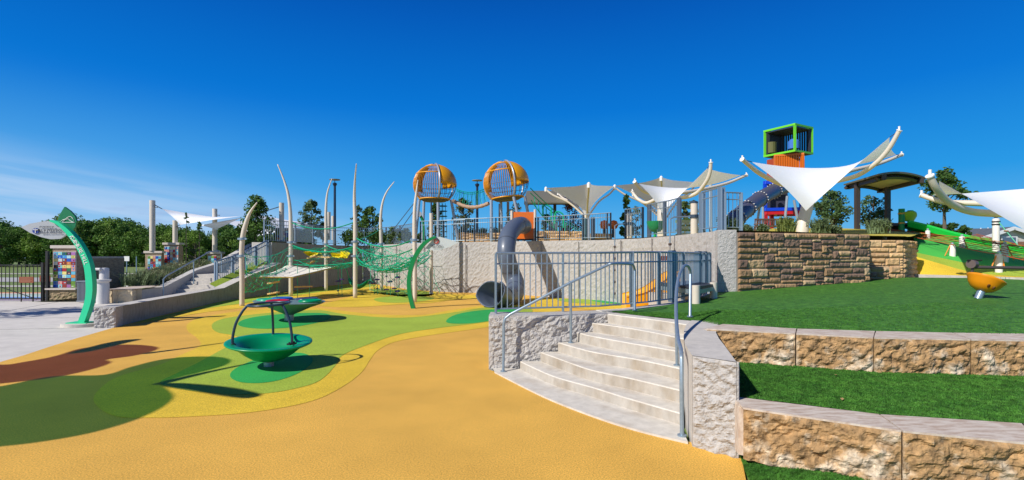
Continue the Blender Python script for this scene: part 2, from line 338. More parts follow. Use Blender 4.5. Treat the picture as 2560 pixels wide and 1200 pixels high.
# upper level behind the walls
SW0, SW1 = Vector((5.42, 12.35, 0)), Vector((9.62, 13.72, 0))
INNER = [(-12.4, 24.6), (-11.45, 24.6)]+[(x-.33, y) for x, y in WALLC[:2]]+[(-10.5, 32.6), (-8.4, 32.6), (-7.0, 30.1), (-5.3, 27.2), (-3.2, 25.2), (-.9, 24.35), (.75, 23.1), (2.15, 21.7), (3.7, 20.35), (4.7, 18.1), (5.2, 15.6), (5.45, 12.9), (7, 12.95), (9.4, 13.9), (10.6, 15.1), (11.9, 15.5), (12.5, 17)]
OUTER = [(-13, 32), (-13.5, 45), (-13, 50), (-12, 50), (-11, 50), (-9, 50), (-7, 50), (-5, 50), (-2, 50), (1, 50), (4, 50), (8, 50), (12, 50), (16, 50), (20, 50), (24, 48), (27, 46), (30, 44), (32, 42), (34, 40), (38, 38)]
def zt(x, y):
    return 2.41+.75*sm(x, 6, 13)*sm(y, 15.5, 25)-sm(x, 14, 30)*1.6-.06*sm(x, 4, 9)
g = MB(); nI = len(INNER)-1
def pl(u, v):
    k = min(nI-1, int(u*nI)); t = u*nI-k; v = v**1.8
    a = Vector(INNER[k]).lerp(Vector(INNER[k+1]), t); b = Vector(OUTER[k]).lerp(Vector(OUTER[k+1]), t); p = a.lerp(b, v)
    return Vector((p.x, p.y, zt(p.x, p.y)))
g.grid(pl, nI*4, 18); struct('upper_terrace', g, mat('upper_rubber', (.33, .37, .06), .85, 0, .1, 150, col2=(.62, .42, .05), thr=(.49, .51)))
# grassed bank left of the garden stairs
g = MB()
def bank(u, v):
    y = lerp(19.5, 34, u); x0 = -15.05; x = lerp(x0, -27, v); h = lerp(.30, 2.0, sm(y, 21, 31))*(1-sm(v, 0, .33))*1.0
    return Vector((x, y, -.04+h))
g.grid(bank, 20, 14); struct('grass_bank', g, mat('bank_grass', (.12, .17, .05), .95, 0, .35, 5, .6, 40, col2=(.30, .27, .13), thr=(.45, .65)))
# right-hand play mound in coloured bands
UX = [2285, 2350, 2420, 2500, 2560, 2760, 3100]
def curve(ys, ds): return [Q(x, y, d) for x, y, d in zip(UX, ys, ds)]
C0 = [P(x, y, 1.16) for x, y in zip(UX, (688, 690, 692, 695, 697, 706, 720))]
C1 = curve((640, 659, 678, 688, 692, 702, 716), (16.6, 16.1, 15.4, 14.5, 14, 11.8, 9.8))
C2 = curve((630, 644, 658, 667, 672, 688, 706), (17.4, 16.8, 16.2, 15.6, 15.2, 13, 10.5))
C3 = curve((588, 597, 609, 624, 636, 665, 690), (20.5, 20.2, 19.8, 19.2, 19, 17, 14))
C4 = curve((573, 581, 598, 612, 626, 655, 680), (24, 24, 24, 23.5, 23, 20, 17))
C5 = [p+Vector((2, 6, -.6)) for p in C4]
for k, (a, b, m) in enumerate(((C0, C1, YELLOW), (C1, C2, LIME), (C2, C3, mat('mound_green', (.06, .46, .06), .85, 0, .08, 120)), (C3, C4, LIME), (C4, C5, LIME))):
    A, B = spline(a, 6), spline(b, 6); n = len(A)-1; g = MB()
    g.grid(lambda u, v: A[round(u*n)].lerp(B[round(u*n)], v), n, 8); struct('play_mound', g, m, smooth=True)
g = MB(); A = spline(C0, 6)
for a, b in zip(A, A[1:]): g.bar(a+Vector((0, -.08, -.05)), b+Vector((0, -.08, -.05)), .16, .16)
struct('mound_kerb', g, CONC)
# turf
TF = [(1.62, 8.28), (1.85, 7.95), (2.5, 7.2), (2.72, 6.62), (3.43, 6.2), (4.26, 6.0), (5.72, 5.73), (9, 5.7), (15, 6.6)]
TZ = [.845, .845, .845, .855, .865, .87, .87, .87, .87]
TB = [(1.75, 8.42), (2.3, 8.85), (3.5, 10.1), (4.95, 12.5), (5.6, 12.7), (7.6, 13.6), (10.6, 15.2), (13.4, 13.75), (22, 9.5)]
BZ = [.845, .845, .85, .87, .90, .99, 1.12, 1.155, 1.155]
def turfz(f, b, zf, zb, nu, nv, amp=.02):
    n = len(f)-1
    def fn(u, v):
        k = min(n-1, int(u*n)); t = u*n-k
        a = Vector((*f[k], zf[k])).lerp(Vector((*f[k+1], zf[k+1])), t); c = Vector((*b[k], zb[k])).lerp(Vector((*b[k+1], zb[k+1])), t)
        p = a.lerp(c, v); p.z += amp*mn.noise(Vector((p.x*.6, p.y*.6, 0)))*4*v*(1-v); return p
    return fn
def blades(mb, fn, n, h, rnd, vmax=1.0, keep=None):
    for _ in range(n):
        u, v = rnd.random(), rnd.random()*vmax; p = fn(u, v)
        if keep and not keep(p): continue
        a = rnd.random()*6.283; w = .0025+.002*rnd.random(); d = Vector((math.cos(a), math.sin(a), 0)); q = p+Vector((rnd.uniform(-1, 1)*h*.6, rnd.uniform(-1, 1)*h*.6, h*rnd.uniform(.6, 1.15)))
        mb.add([p-d*w, p+d*w, q], [(0, 1, 2)])
R = random.Random(3)
g = MB(); fn = turfz(TF, TB, TZ, BZ, 0, 0); g.grid(fn, 80, 40); blades(g, fn, 60000, .014, R, .32, lambda p: p.x < 7.6); struct('turf', g, TURF)
T2F = [(1.85, 4.62), (2.43, 4.33), (2.9, 4.05), (3.81, 3.83), (6, 3.7), (10, 4)]; T2B = [(2.35, 6.1), (3.1, 5.9), (3.9, 5.55), (5.2, 5.35), (8, 5.3), (13, 5.6)]
g = MB(); fn = turfz(T2F, T2B, [.5]*6, [.5]*6, 0, 0, .01); g.grid(fn, 40, 12); blades(g, fn, 110000, .014, R, 1, lambda p: p.x < 5.9); struct('turf', g, TURF)
T3F = [(2.0, 4.52), (1.84, 4.0), (1.74, 3.4), (1.8, 2.4), (3, -3)]; T3B = [(2.02, 4.6), (2.35, 4.3), (3.0, 3.75), (5, 3.3), (9, 3.0)]
g = MB(); fn = turfz(T3F, T3B, [.02]*5, [.14, .14, .15, .15, .15], 0, 0, .0); g.grid(fn, 30, 14); blades(g, fn, 70000, .014, R, 1, lambda p: 2.2 < p.y < 4.6 and p.x < 3.9); struct('turf', g, TURF)
# ================================================================ WALLS
# low garden wall, climbing beside the stairs, then the tall smooth wall in shade
lw = [(p.x, p.y, -.1, z) for p, z in zip(WALLB, (.49, .49, .49, .50, .95, 1.43))]
t = thing('retaining_wall', 'long low smooth concrete wall curving rising from its rough block end to the stair railing', 'wall', (lw[2][0], lw[2][1], 0))
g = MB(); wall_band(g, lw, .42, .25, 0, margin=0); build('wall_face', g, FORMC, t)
g = MB(); A = P(238, 821); B = P(289, 818.5); wall_band(g, [(A.x-.05, A.y+.02, -.05, .5), (B.x+.02, B.y-.02, -.05, .5)], .4, .035, .035, 5, 9, .03); build('end_block', g, ROUGHC, t)
g = MB()
for a, b in zip(lw, lw[1:]):
    for k in range(6):
        u0, u1 = k/6, (k+1)/6
        p = Vector(a[:2]).lerp(Vector(b[:2]), u0); q = Vector(a[:2]).lerp(Vector(b[:2]), u1); z0, z1 = lerp(a[3], b[3], u0), lerp(a[3], b[3], u1)
        g.add([(p.x-.42, p.y, z0+.003), (p.x+.006, p.y, z0+.003), (q.x+.006, q.y, z1+.003), (q.x-.42, q.y, z1+.003)], [(0, 1, 2, 3)])
build('wall_cap', g, CONC, t)
g = MB(); t = tag(build('planting_strip', MB().grid(lambda u, v: Vector((lerp(lerp(-11.62, -11.5, u), -11.95, v)-.0, lerp(20.2, 24.3, u), lerp(.47, 1.46, u)+.02+.16*v)), 10, 2), LIME), 'narrow sloping lime green strip along the foot of the stair railing', 'planting strip'); t['kind'] = 'structure'
PATHS = [(-11.35, 24.2)]+WALLC
t = thing('retaining_wall', 'tall smooth grey concrete wall in shade behind the rope nets', 'wall', (-11.2, 28, 0))
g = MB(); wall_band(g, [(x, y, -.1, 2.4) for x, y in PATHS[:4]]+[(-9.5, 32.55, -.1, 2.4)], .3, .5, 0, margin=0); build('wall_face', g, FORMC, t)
g = MB(); wall_band(g, [(-12.3, 24.2, -.1, 2.4), (-11.35, 24.2, -.1, 2.4)], .3, .4, 0, margin=0); build('wall_return', g, CONC, t)
t = thing('retaining_wall', 'tall bush-hammered light concrete wall in sun behind the tube slide', 'wall', (0, 23.5, 0))
g = MB(); wall_band(g, [(-9.45, 32.5, -.1, 2.42)]+[(x, y, -.1, lerp(2.42, 2.36, sm(x, 0, 5))) for x, y in WALLC[3:]], .33, .085, .026, 2, 7.5, .1); build('wall_face', g, ROUGHC, t)
g = MB()
for (x, y) in ((-6.35, 28.4), (-4.4, 25.95), (-2.2, 24.5), (-.2, 23.5), (1.3, 22.2), (2.75, 20.85), (4.05, 18.8), (4.65, 16.8)):
    k = min(range(len(WALLC)-1), key=lambda i: (Vector(WALLC[i])-Vector((x, y))).length+(Vector(WALLC[i+1])-Vector((x, y))).length)
    d = (Vector(WALLC[k+1])-Vector(WALLC[k])).normalized(); n = Vector((d.y, -d.x, 0)); g.box(Vector((x, y, 1.18))+n*.07, (.022, .045, 2.3), math.atan2(d.y, d.x))
build('wall_joint', g, mat('dark_joint', (.33, .31, .29), .9), t)
t = thing('wall_pier', 'square end pier of rough pale concrete between the grey wall and the brown stone wall', 'pier', (5.2, 12.4, 0))
g = MB(); wall_band(g, [(5.0, 12.45, -.1, 2.385), (5.42, 12.36, -.1, 2.385)], .5, .03, .012, 9, 12, .045); build('pier_face', g, ROUGHC, t)
# brown stone walls, every stone its own block
def stone_wall(mb, mo, A, B, zb, zt_, seed, dark=False, depth=.3, res=3):
    rnd = random.Random(seed); A, B = Vector(A), Vector(B); L_ = (B-A).length; d = (B-A)/L_; n = Vector((d.y, -d.x, 0))
    mo.add([A+Vector((0, 0, zb))-n*depth, B+Vector((0, 0, zb))-n*depth, B+Vector((0, 0, zt_))-n*depth, A+Vector((0, 0, zt_))-n*depth, A+Vector((0, 0, zb)), B+Vector((0, 0, zb)), B+Vector((0, 0, zt_-.01)), A+Vector((0, 0, zt_-.01))],
           [(3, 2, 1, 0), (4, 5, 6, 7), (7, 6, 2, 3), (0, 4, 7, 3), (5, 1, 2, 6)])
    TI = [(.40, .25, .125), (.31, .19, .10), (.46, .31, .165), (.23, .145, .10), (.51, .36, .21), (.22, .135, .095), (.36, .22, .11)]
    unit = .074; rows = int((zt_-zb)/unit); cell = L_/max(1, round(L_/.1)); cols = round(L_/cell); occ = [[0]*cols for _ in range(rows)]
    for r in range(rows-1, -1, -1):
        c = 0
        while c < cols:
            if occ[r][c]: c += 1; continue
            w = 1
            mw = rnd.choice((2, 3, 4, 4, 5, 6, 7))
            while c+w < cols and not occ[r][c+w] and w < mw: w += 1
            h = rnd.choice((1, 2, 2, 2, 3)) if w > 1 else 1
            h = min(h, r+1)
            while h > 1 and any(occ[r-k][c+j] for k in range(h) for j in range(w)): h -= 1
            for k in range(h):
                for j in range(w): occ[r-k][c+j] = 1
            gp = .006; x0, x1 = c*cell+gp, (c+w)*cell-gp; z1 = zb+(r+1)*unit-gp+(zt_-zb-rows*unit); z0 = zb+(r+1-h)*unit+gp+(zt_-zb-rows*unit)
            if r-h+1 == 0: z0 = zb
            ti = Vector(rnd.choice(TI))*rnd.uniform(.85, 1.15); nu = max(3, int((x1-x0)/.035)); nv = max(3, int((z1-z0)/.035)); sd_ = rnd.random()*90; pr = rnd.uniform(.02, .06)
            if dark: ti = ti*.55+Vector((.40, .25, .115))
            def f(u, v):
                p = A+d*lerp(x0, x1, u); p.z = lerp(z0, z1, v); e = min(1, 5*min(u, 1-u)*(x1-x0)/.16, 5*min(v, 1-v)*(z1-z0)/.16)
                hh = (pr*(e**.5 if e > 0 else 0))+(mn.noise(Vector((u*(x1-x0)*14+sd_, v*(z1-z0)*14, sd_)))*.018+mn.noise(Vector((u*(x1-x0)*34+sd_, v*(z1-z0)*34, sd_)))*.008)*e
                return p+n*max(.001, hh+.004)
            mb.grid(f, nu, nv, tuple(ti))
            q = [A+d*x for x in (x0, x1)]
            mb.add([q[0]+Vector((0, 0, z1)), q[1]+Vector((0, 0, z1)), q[1]+Vector((0, 0, z1))+n*.004, q[0]+Vector((0, 0, z1))+n*.004], [(3, 2, 1, 0)], tuple(ti))
            c += w
def stone_thing(label, segs, loc, dark=False):
    t = thing('stone_wall', label, 'wall', loc); g, mo = MB(), MB()
    for i, (A, B, zb, z1) in enumerate(segs): stone_wall(g, mo, A, B, zb, z1, 11+i+int(loc[0]*3), dark)
    build('stonework', g, BUILDST, t); build('mortar_core', mo, MORTAR, t); return t
stone_thing('wide brown wall of rough squared stone standing on the turf right of the pale pier', [((5.44, 12.35, 0), (9.55, 13.68, 0), .6, 2.33), ((9.55, 13.68, 0), (9.75, 14.9, 0), .7, 2.33)], (7.5, 13, .9))
a = Q(2168, 600, 14.7); b = Q(2258, 600, 14.7); c = Q(2291, 600, 15.9)
stone_thing('smaller tan stone wall end with a leaning dark side beside the yellow mound', [((a.x, a.y, 0), (b.x, b.y, 0), .8, 2.21), ((b.x, b.y, 0), (c.x, c.y, 0), .8, 2.21)], (b.x, b.y, 1), True)
a = Q(2176, 600, 14.3); b = Q(2223, 600, 14.35)
stone_thing('single low rough brown stone step tucked between the two stone walls', [((a.x, a.y, 0), (b.x, b.y, 0), .8, 1.45)], (a.x, a.y, 1))
# ================================================================ AMPHITHEATRE STEPS
E = {1: [(1300, 903), (1380, 939), (1480, 967.5), (1565, 994), (1702, 1033)], 2: [(1351, 880), (1412, 902), (1480, 925), (1579, 946), (1704, 976)],
     3: [(1395, 856), (1437, 868), (1490, 881), (1593, 898), (1706, 922)], 4: [(1443, 831), (1480, 840), (1579, 858), (1640, 868), (1708, 880)],
     5: [(1478, 807), (1530, 814), (1579, 821), (1640, 832), (1712, 847)], 6: [(1520, 785), (1575, 792), (1620, 797), (1665, 803), (1729, 813)]}
cv = {k: spline([P(x, y, .14*k) for x, y in v], 5) for k, v in E.items()}
cv[7] = spline([Vector((1.55, 8.40, .84)), Vector((1.72, 8.1, .84)), Vector((1.95, 7.82, .84)), Vector((2.2, 7.5, .84)), Vector((2.56, 7.15, .84))], 5)
st = thing('concrete_steps', 'six curved pale concrete steps rising to the turf between two rough cheek walls', 'stairs', (1, 6.5, 0))
g = MB()
for k in range(1, 7):
    A, B = cv[k], cv[k+1]; z, zl = .14*k, .14*(k-1) if k > 1 else -.02; r = .012
    dn = [(B[i]-A[i]) for i in range(len(A))]; dn = [Vector((v.x, v.y, 0)).normalized() for v in dn]
    rows = [[Vector((p.x, p.y, zl-.0)) for p in A], [Vector((p.x, p.y, z-r)) for p in A], [Vector((p.x, p.y, z))+q*r for p, q in zip(A, dn)], [Vector((p.x, p.y, z)) for p in B]]
    n = len(A); vs = [p for rw in rows for p in rw]; g.add(vs[n:], [(j*n+i, j*n+i+1, (j+1)*n+i+1, (j+1)*n+i) for j in range(2) for i in range(n-1)])
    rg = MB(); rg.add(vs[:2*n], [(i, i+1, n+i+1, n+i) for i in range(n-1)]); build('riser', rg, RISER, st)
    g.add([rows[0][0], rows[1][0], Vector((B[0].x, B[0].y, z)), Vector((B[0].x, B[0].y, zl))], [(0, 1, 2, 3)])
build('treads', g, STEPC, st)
g = MB(); ou = spline([P(x, y, .02) for x, y in ((1236, 929), (1356, 989), (1480, 1038), (1593, 1074), (1720, 1105))], 5); inn = [Vector((p.x, p.y, .02)) for p in cv[1]]; inn[0].x -= .55; inn[0].y = 7.9
inn = [Vector((-.3, 7.93, .02))]+[Vector((p.x, p.y+.03, .02)) for p in cv[1]]
sheet(g, ou+inn[::-1]); g.add([p for q in ou for p in (q, q-Vector((0, 0, .05)))], [(2*i, 2*i+1, 2*i+3, 2*i+2) for i in range(len(ou)-1)]); build('base_slab', g, STEPC, st)
t = thing('cheek_wall', 'rough grey concrete wall left of the curved steps carrying the front railing', 'wall', (.6, 8, 0))
g = MB(); wall_band(g, [(-.36, 7.92, -.05, .83), (.6, 7.9, -.05, .832), (1.56, 8.12, -.05, .84)], .5, .02, .035, 3, 8, .05); build('wall_face', g, ROUGHC, t)
g = MB(); wall_band(g, [(x, y, -.05, .855) for x, y in CURB[1:]], .12, .3, 0, margin=0); 
wall_band(g, [(x, y+.0, -.05, .851) for x, y in CURB[::-1]][:-1], .05, .3, 0, margin=0); build('kerb', g, CONC, t)
t = thing('cheek_wall', 'rough concrete end wall with smooth curved top right of the steps', 'wall', (1.9, 4.9, 0))
top = [P(x, y, .83) for x, y in ((1731, 890), (1841, 906), (1826, 885), (1812, 866), (1797, 848), (1790, 835), (1791, 822), (1800, 812))]+[Vector((2.62, 7.1, .83))]+[P(x, y, .83) for x, y in ((1729, 805), (1716, 816), (1710, 830), (1709, 845), (1713, 862))]
for p in top: p.z = .835+.02*sm(p.y, 5, 7)
g = MB(); sheet(g, top)
n = len(top); g.add([q for p in top for q in (p, Vector((p.x, p.y, -.05)))], [(2*i, 2*i+1, 2*((i+1) % n)+1, 2*((i+1) % n)) for i in range(n) if i != 0]); build('wall_body', g, CONC, t)
g = MB(); wall_band(g, [(top[0].x, top[0].y-.005, -.05, .83), (top[1].x+.02, top[1].y+.0, -.05, .83)], .02, .014, .032, 8, 8, .03); build('rough_end', g, ROUGHC, t)
# ---- split limestone seat blocks
def block(lab, f0, f1, b0, b1, z0, z1, seed):
    t = thing('stone_block', lab, 'stone block', ((f0[0]+f1[0])/2, (f0[1]+f1[1])/2, z0), 'limestone seat blocks along the turf terraces')
    g = MB(); d = (Vector(f1)-Vector(f0)).normalized()*.006; f0 = Vector(f0)+d; f1 = Vector(f1)-d; b0 = Vector(b0)+d; b1 = Vector(b1)-d
    wall_band(g, [(f0.x, f0.y, z0-.05, z1-.012), (f1.x, f1.y, z0-.05, z1-.012)], .1, .014, .042, seed, 6.5, .03); build('split_face', g, LIMEST, t)
    g = MB(); g.prism([(f0.x, f0.y, z1-.012), (f1.x, f1.y, z1-.012), (b1.x, b1.y, z1-.012), (b0.x, b0.y, z1-.012)], (0, 0, .014)); g.prism([(f0.x, f0.y+.09, z0-.05), (f1.x, f1.y+.09, z0-.05), (b1.x, b1.y, z0-.05), (b0.x, b0.y, z0-.05)], (0, 0, z1-.015-z0+.05)); build('sawn_top', g, LEDGE_TOP, t)
    return t
U_F = [(2.35, 6.2), (3.22, 5.81), (3.9, 5.52), (4.84, 5.40), (6.3, 5.22), (8, 5.25)]; U_B = [(2.72, 6.62), (3.45, 6.2), (4.26, 6.0), (5.05, 5.87), (6.5, 5.72), (8.1, 5.75)]
LB = ['upper limestone block whose left end meets the curved cheek wall', 'upper limestone block, second from the cheek wall', 'evenly brown upper limestone block, third from the cheek wall', 'upper limestone block with white patches at the right edge of the photo', 'upper limestone block beyond the right edge']
for i in range(5): block(LB[i], U_F[i], U_F[i+1], U_B[i], U_B[i+1], .5, .87, i*7)
L_F = [(1.90, 4.22), (2.79, 3.66), (3.5, 3.40), (5.2, 3.15)]; L_B = [(1.95, 4.56), (2.9, 4.04), (3.81, 3.82), (5.6, 3.68)]
LB = ['lower limestone block against the rough end wall with a pale upper left corner', 'lower limestone block at the bottom right corner of the photo', 'lower limestone block beyond the right edge']
for i in range(3): block(LB[i], L_F[i], L_F[i+1], L_B[i], L_B[i+1], .13, .5, 40+i*7)
# ---- garden stairs on the left
t = thing('concrete_steps', 'straight grey concrete steps behind the low wall on the left, climbing to the terrace', 'stairs', (-13.5, 22, 0)); g = MB()
for k in range(6): g.box((-13.45, 22.1+.33*k+3, .075*(k+1)), (2.5, 6, .15*(k+1)))
for k in range(10): g.box((-13.45, 26+.33*k+3, .45+.075*(k+1)), (2.5, 6, .9+.15*(k+1)))
g2 = MB()
for i, b in enumerate(g.v): g2.v.append(b if b[1] < 30 else (b[0], 30.0, b[2]-.0005*i))
g2.f = g.f; g2.c = g.c; build('treads', g2, CONC, t)
t = thing('cheek_wall', 'sloping smooth concrete wall along the far side of the garden stairs', 'wall', (-14.8, 22, 0))
g = MB(); wall_band(g, [(-14.55, 19.9, -.05, .42), (-14.65, 21.6, -.05, .46), (-14.75, 24, -.05, 1.1), (-14.8, 26, -.05, 1.42), (-14.8, 29.8, -.05, 2.6)], .3, .3, 0, margin=0); build('wall_face', g, mat('smooth_concrete', (.5, .48, .45), .85, 0, .08, 4), t)
# ================================================================ RAILINGS
def railing(label, path, h, sp=.115, post_at=None, pw=.06, rails=(1.0, .82, .08), m=GALV, dk=None, group=None, pick=.016, posts_w=None, clip=None, rw=1.0):
    """path: (x, y, z) along the foot of the railing"""
    path = [Vector(p) for p in path]; t = thing('railing', label, 'railing', path[0], group)
    seg = [(b-a).length for a, b in zip(path, path[1:])]; tot = sum(seg)
    def at(s):
        s = max(0, min(tot, s))
        for a, b, l in zip(path, path[1:], seg):
            if s <= l+1e-6: return a.lerp(b, s/l if l else 0), (b-a).normalized()
            s -= l
        return path[-1], (path[-1]-path[-2]).normalized()
    for r in rails:
        g = MB(); w = (.042 if r == 1.0 else .03)*rw
        g.tube([p+Vector((0, 0, h*r)) for p in path], w/2, 6); build('rail', g, m, t)
    g = MB(); k = int(tot/sp)
    for i in range(1, k):
        p, d = at(tot*i/k); g.bar(p+Vector((0, 0, h*rails[-1])), p+Vector((0, 0, h)), pick)
    build('pickets', g, m, t)
    for s in (post_at or [0, .33, .67, 1]):
        p, d = at(s*tot if s <= 1 else s); w = pw; g = MB()
        d2 = Vector((d.x, d.y, 0)).normalized(); a = math.atan2(d2.y, d2.x)
        g.box(p+Vector((0, 0, h*.5-.03)), (.014, w*1.7, h+.06), a); g.box(p+Vector((0, 0, h*.5-.03))-Vector((0, 0, 0)), (w*.8, .012, h+.04), a); build('post', g, dk or m, t)
    return t
fp = [(-.26, 8.2), (1.45, 8.56), (2.4, 9.15), (3.2, 10.0), (3.9, 11.0), (4.4, 11.8), (4.75, 12.3)]
fz = [.835, .845, .86, .86, .86, .86, .87]
FR = railing('galvanised picket railing on the rough wall in front of the curved steps', [(x, y, z) for (x, y), z in zip(fp, fz)], .96, .094, [0, .165, .37, .49, .66, .87, .93, 1], rails=(1.0, .82, .07), pick=.017, pw=.048)
for (x, y), w in (((3.12, 9.98), .12), ((4.2, 11.55), .12), ((4.5, 12.0), .12)):
    g = MB(); g.box((x, y, 1.36), (w, w*.8, 1.0), .6); build('broad_post', g, mat('slate_blue', (.10, .16, .24), .45, .3), FR)
def steel_hoop(label, pts, r, feet, extra=None):
    t = thing('handrail', label, 'handrail', pts[0]); g = MB(); g.tube(pts, r, 10)
    for f in feet: g.lathe(f, [(0, 0), (r*2.1, 0), (r*2.1, .014), (0, .014)], 14)
    build('pipe', g, GALV, t, smooth='auto')
    for a, b in (extra or []):
        g = MB(); g.cyl(a, b, r*.95, n=10); g.lathe(a, [(0, 0), (r*2.1, 0), (r*2.1, .014), (0, .014)], 14); build('post', g, GALV, t, smooth='auto')
    return t
def bend(pts, n=5): return spline(pts, n)
f = P(1258, 929, .02); d0 = f.y
hp = [f, Q(1259, 860, 7.72), Q(1259.5, 808, 7.72), Q(1263, 796, 7.72), Q(1275, 786, 7.72), Q(1300, 773, 7.72), Q(1427, 706, 7.75), Q(1520, 662, 7.85), Q(1533, 658.5, 7.87), Q(1575, 660, 8.25), Q(1583, 664, 8.4), Q(1587, 676, 8.5), Q(1587, 700, 8.52), P(1587, 776, .86)]
steel_hoop('bent galvanised handrail left of the curved steps', hp[:3]+bend(hp[3:5], 3)+hp[5:7]+bend(hp[7:12], 3)+[hp[13]], .021, [hp[0], hp[-1]], [(P(1427, 857, .42), Q(1427, 707, 7.75))])
f = P(1705, 1090, .02)
hp = [f, Q(1704, 980, 4.98), Q(1704, 895, 4.98), Q(1702, 872, 5.1), Q(1695, 845, 5.4), Q(1690.5, 790, 5.95), Q(1691, 730, 6.6), Q(1698, 688, 7.15), Q(1708, 667, 7.4), Q(1717, 664, 7.6), Q(1723, 670, 7.72), Q(1726, 685, 7.77), Q(1726, 720, 7.77), P(1725, 792, .86)]
steel_hoop('curving galvanised handrail right of the curved steps', hp[:2]+spline(hp[2:12], 5)+[hp[13]], .021, [hp[0], hp[-1]], [(P(1693, 914, .42), Q(1690.5, 787, 6.0))])
def top_edge(pts, off=.2):
    out = []
    for (x, y) in pts: out.append((x, y, zt(x, y)+.02))
    return out
DB = DKSTEEL
railing('long railing along the terrace edge behind the tusk posts', top_edge([(-12.3, 25.4), (-11.6, 26.6), (-11.5, 29.4), (-10.9, 32.2), (-9.2, 33.0), (-7.6, 31.6), (-6.1, 29.2), (-5.35, 27.9)]), 1.1, .125, [0, .14, .28, .42, .56, .7, .85, 1], m=GALV, dk=mat('post_blue', (.22, .30, .40), .5, .2))
railing('short dark railing on the terrace behind the green NET WALL sign', top_edge([(-4.7, 26.3), (-3.4, 25.6), (-2.3, 25.2)]), 1.1, .125, [0, .55, 1], dk=DB)
railing('dark railing on the terrace edge left of the tube slide', top_edge([(-2.9, 25.5), (-1.2, 24.7), (.1, 23.9)]), 1.15, .125, [0, .35, .7], dk=DB)
railing('dark railing on the terrace edge right of the orange slide panel', top_edge([(1.05, 23.0), (2.35, 21.85), (3.55, 20.9), (3.95, 20.5)]), 1.05, .12, [0, .04, .35, .66, .96, 1], dk=DB, rails=(1.0, .84, .07))
railing('railing on the terrace edge between the two cream climbing posts', top_edge([(4.35, 19.6), (4.75, 18.6)]), 1.1, .12, [0, 1], dk=DB)
railing('railing on the terrace edge in front of the green play cup', top_edge([(4.85, 18.2), (5.15, 16.9), (5.25, 16.0)]), 1.15, .12, [0, .05, .5, .96, 1], dk=mat('post_grey', (.13, .17, .23), .5, .2))
railing('railing panel with broad grey posts right of the taller cream climbing post', top_edge([(5.35, 14.4), (5.42, 13.25)]), 1.12, .1, [0, 1], dk=mat('post_blue', (.22, .30, .40), .5, .2), pw=.12)
railing('last short railing panel above the pale wall pier', top_edge([(5.5, 13.25), (5.95, 13.3)]), .98, .1, [0, .99], dk=mat('post_blue', (.22, .30, .40), .5, .2), pw=.1)
railing('galvanised railing climbing beside the garden stairs on the left', [(-12.15, 21.0, .5), (-11.85, 22.2, .80), (-11.7, 23.3, 1.15), (-11.55, 24.15, 1.46)], 1.02, .11, [0, .28, .5, .75, 1], pw=.1, dk=mat('post_blue', (.22, .30, .40), .5, .2), rw=1.6, pick=.024)
hp = [Vector((-14.3, 21.0, .03)), Vector((-14.3, 21.0, .8)), Vector((-14.3, 21.2, .93)), Vector((-14.3, 24.2, 1.95)), Vector((-14.3, 25, 2.0)), Vector((-14.3, 25.2, 1.85)), Vector((-14.3, 25.2, .95))]
steel_hoop('bent steel handrail on the far side of the garden stairs', hp, .026, [hp[0], hp[-1]], [((-14.3, 23, .5), (-14.3, 23, 1.54))])
hp = [Vector((-12.45, 21.9, .03)), Vector((-12.45, 21.9, .62)), Vector((-12.45, 22.1, .76)), Vector((-12.45, 24.2, 1.6)), Vector((-12.45, 24.4, 1.55)), Vector((-12.45, 24.4, .9))]
steel_hoop('short steel handrail against the stair railing', hp, .022, [hp[0], hp[-1]])
# ================================================================ SPINNERS
def spinner():
    c = P(672, 917); t = thing('bowl_spinner', 'dark green bowl spinner with a raised dark hoop, nearest the camera', 'spinner', c)
    R_ = Matrix.Rotation(math.radians(3), 3, 'Y') @ Matrix.Rotation(math.radians(3), 3, 'X')
    GB = mat('bowl_green', (.0, .27, .105), .32, 0, .04, 3)
    g = MB(); prof = [(0, .09), (.12, .10), (.25, .145), (.37, .225), (.47, .315), (.60, .375), (.632, .392), (.63, .408), (.60, .412), (.50, .405), (.44, .37), (.36, .28), (.24, .19), (.12, .17), (0, .168)]
    g.lathe(c, prof, 48, R_); build('bowl', g, GB, t, smooth=True)
    g = MB(); g.lathe(c, [(0, .182), (.17, .18), (.18, .17)], 24, R_); build('footplate', g, mat('steel_disc', (.35, .38, .40), .4, .5), t)
    g = MB(); g.lathe(c, [(.075, -.01), (.075, .13)], 18); build('pedestal', g, GALV, t, smooth='auto')
    rc = c+Vector((-.0, 0, .99)); g = MB(); g.tube([rc+Vector((.30*math.cos(a), .30*math.sin(a), .012*math.sin(a+1))) for a in [k*2*math.pi/36 for k in range(36)]], .019, 8, closed=True); build('hoop', g, NAVY, t, smooth=True)
    for a in (215, 335, 108):
        a = math.radians(a); u = Vector((math.cos(a), math.sin(a), 0))
        g = MB(); g.tube(spline([c+u*.50+Vector((0, 0, .385)), c+u*.505+Vector((0, 0, .5)), c+u*.46+Vector((0, 0, .72)), c+u*.37+Vector((0, 0, .9)), c+u*.30+Vector((0, 0, .985))], 5), .021, 8)
        l_ = build('leg', g, NAVY, t, smooth='auto')
        g = MB(); g.box(c+u*.5+Vector((0, 0, .40)), (.13, .07, .025), a+math.pi/2)
        for s in (-1, 1): g.lathe(c+u*.5+Vector((-u.y*s*.045, u.x*s*.045, .41)), [(0.014, 0), (.014, .02), (0, .024)], 8)
        build('bracket', g, BLACK, l_)
spinner()
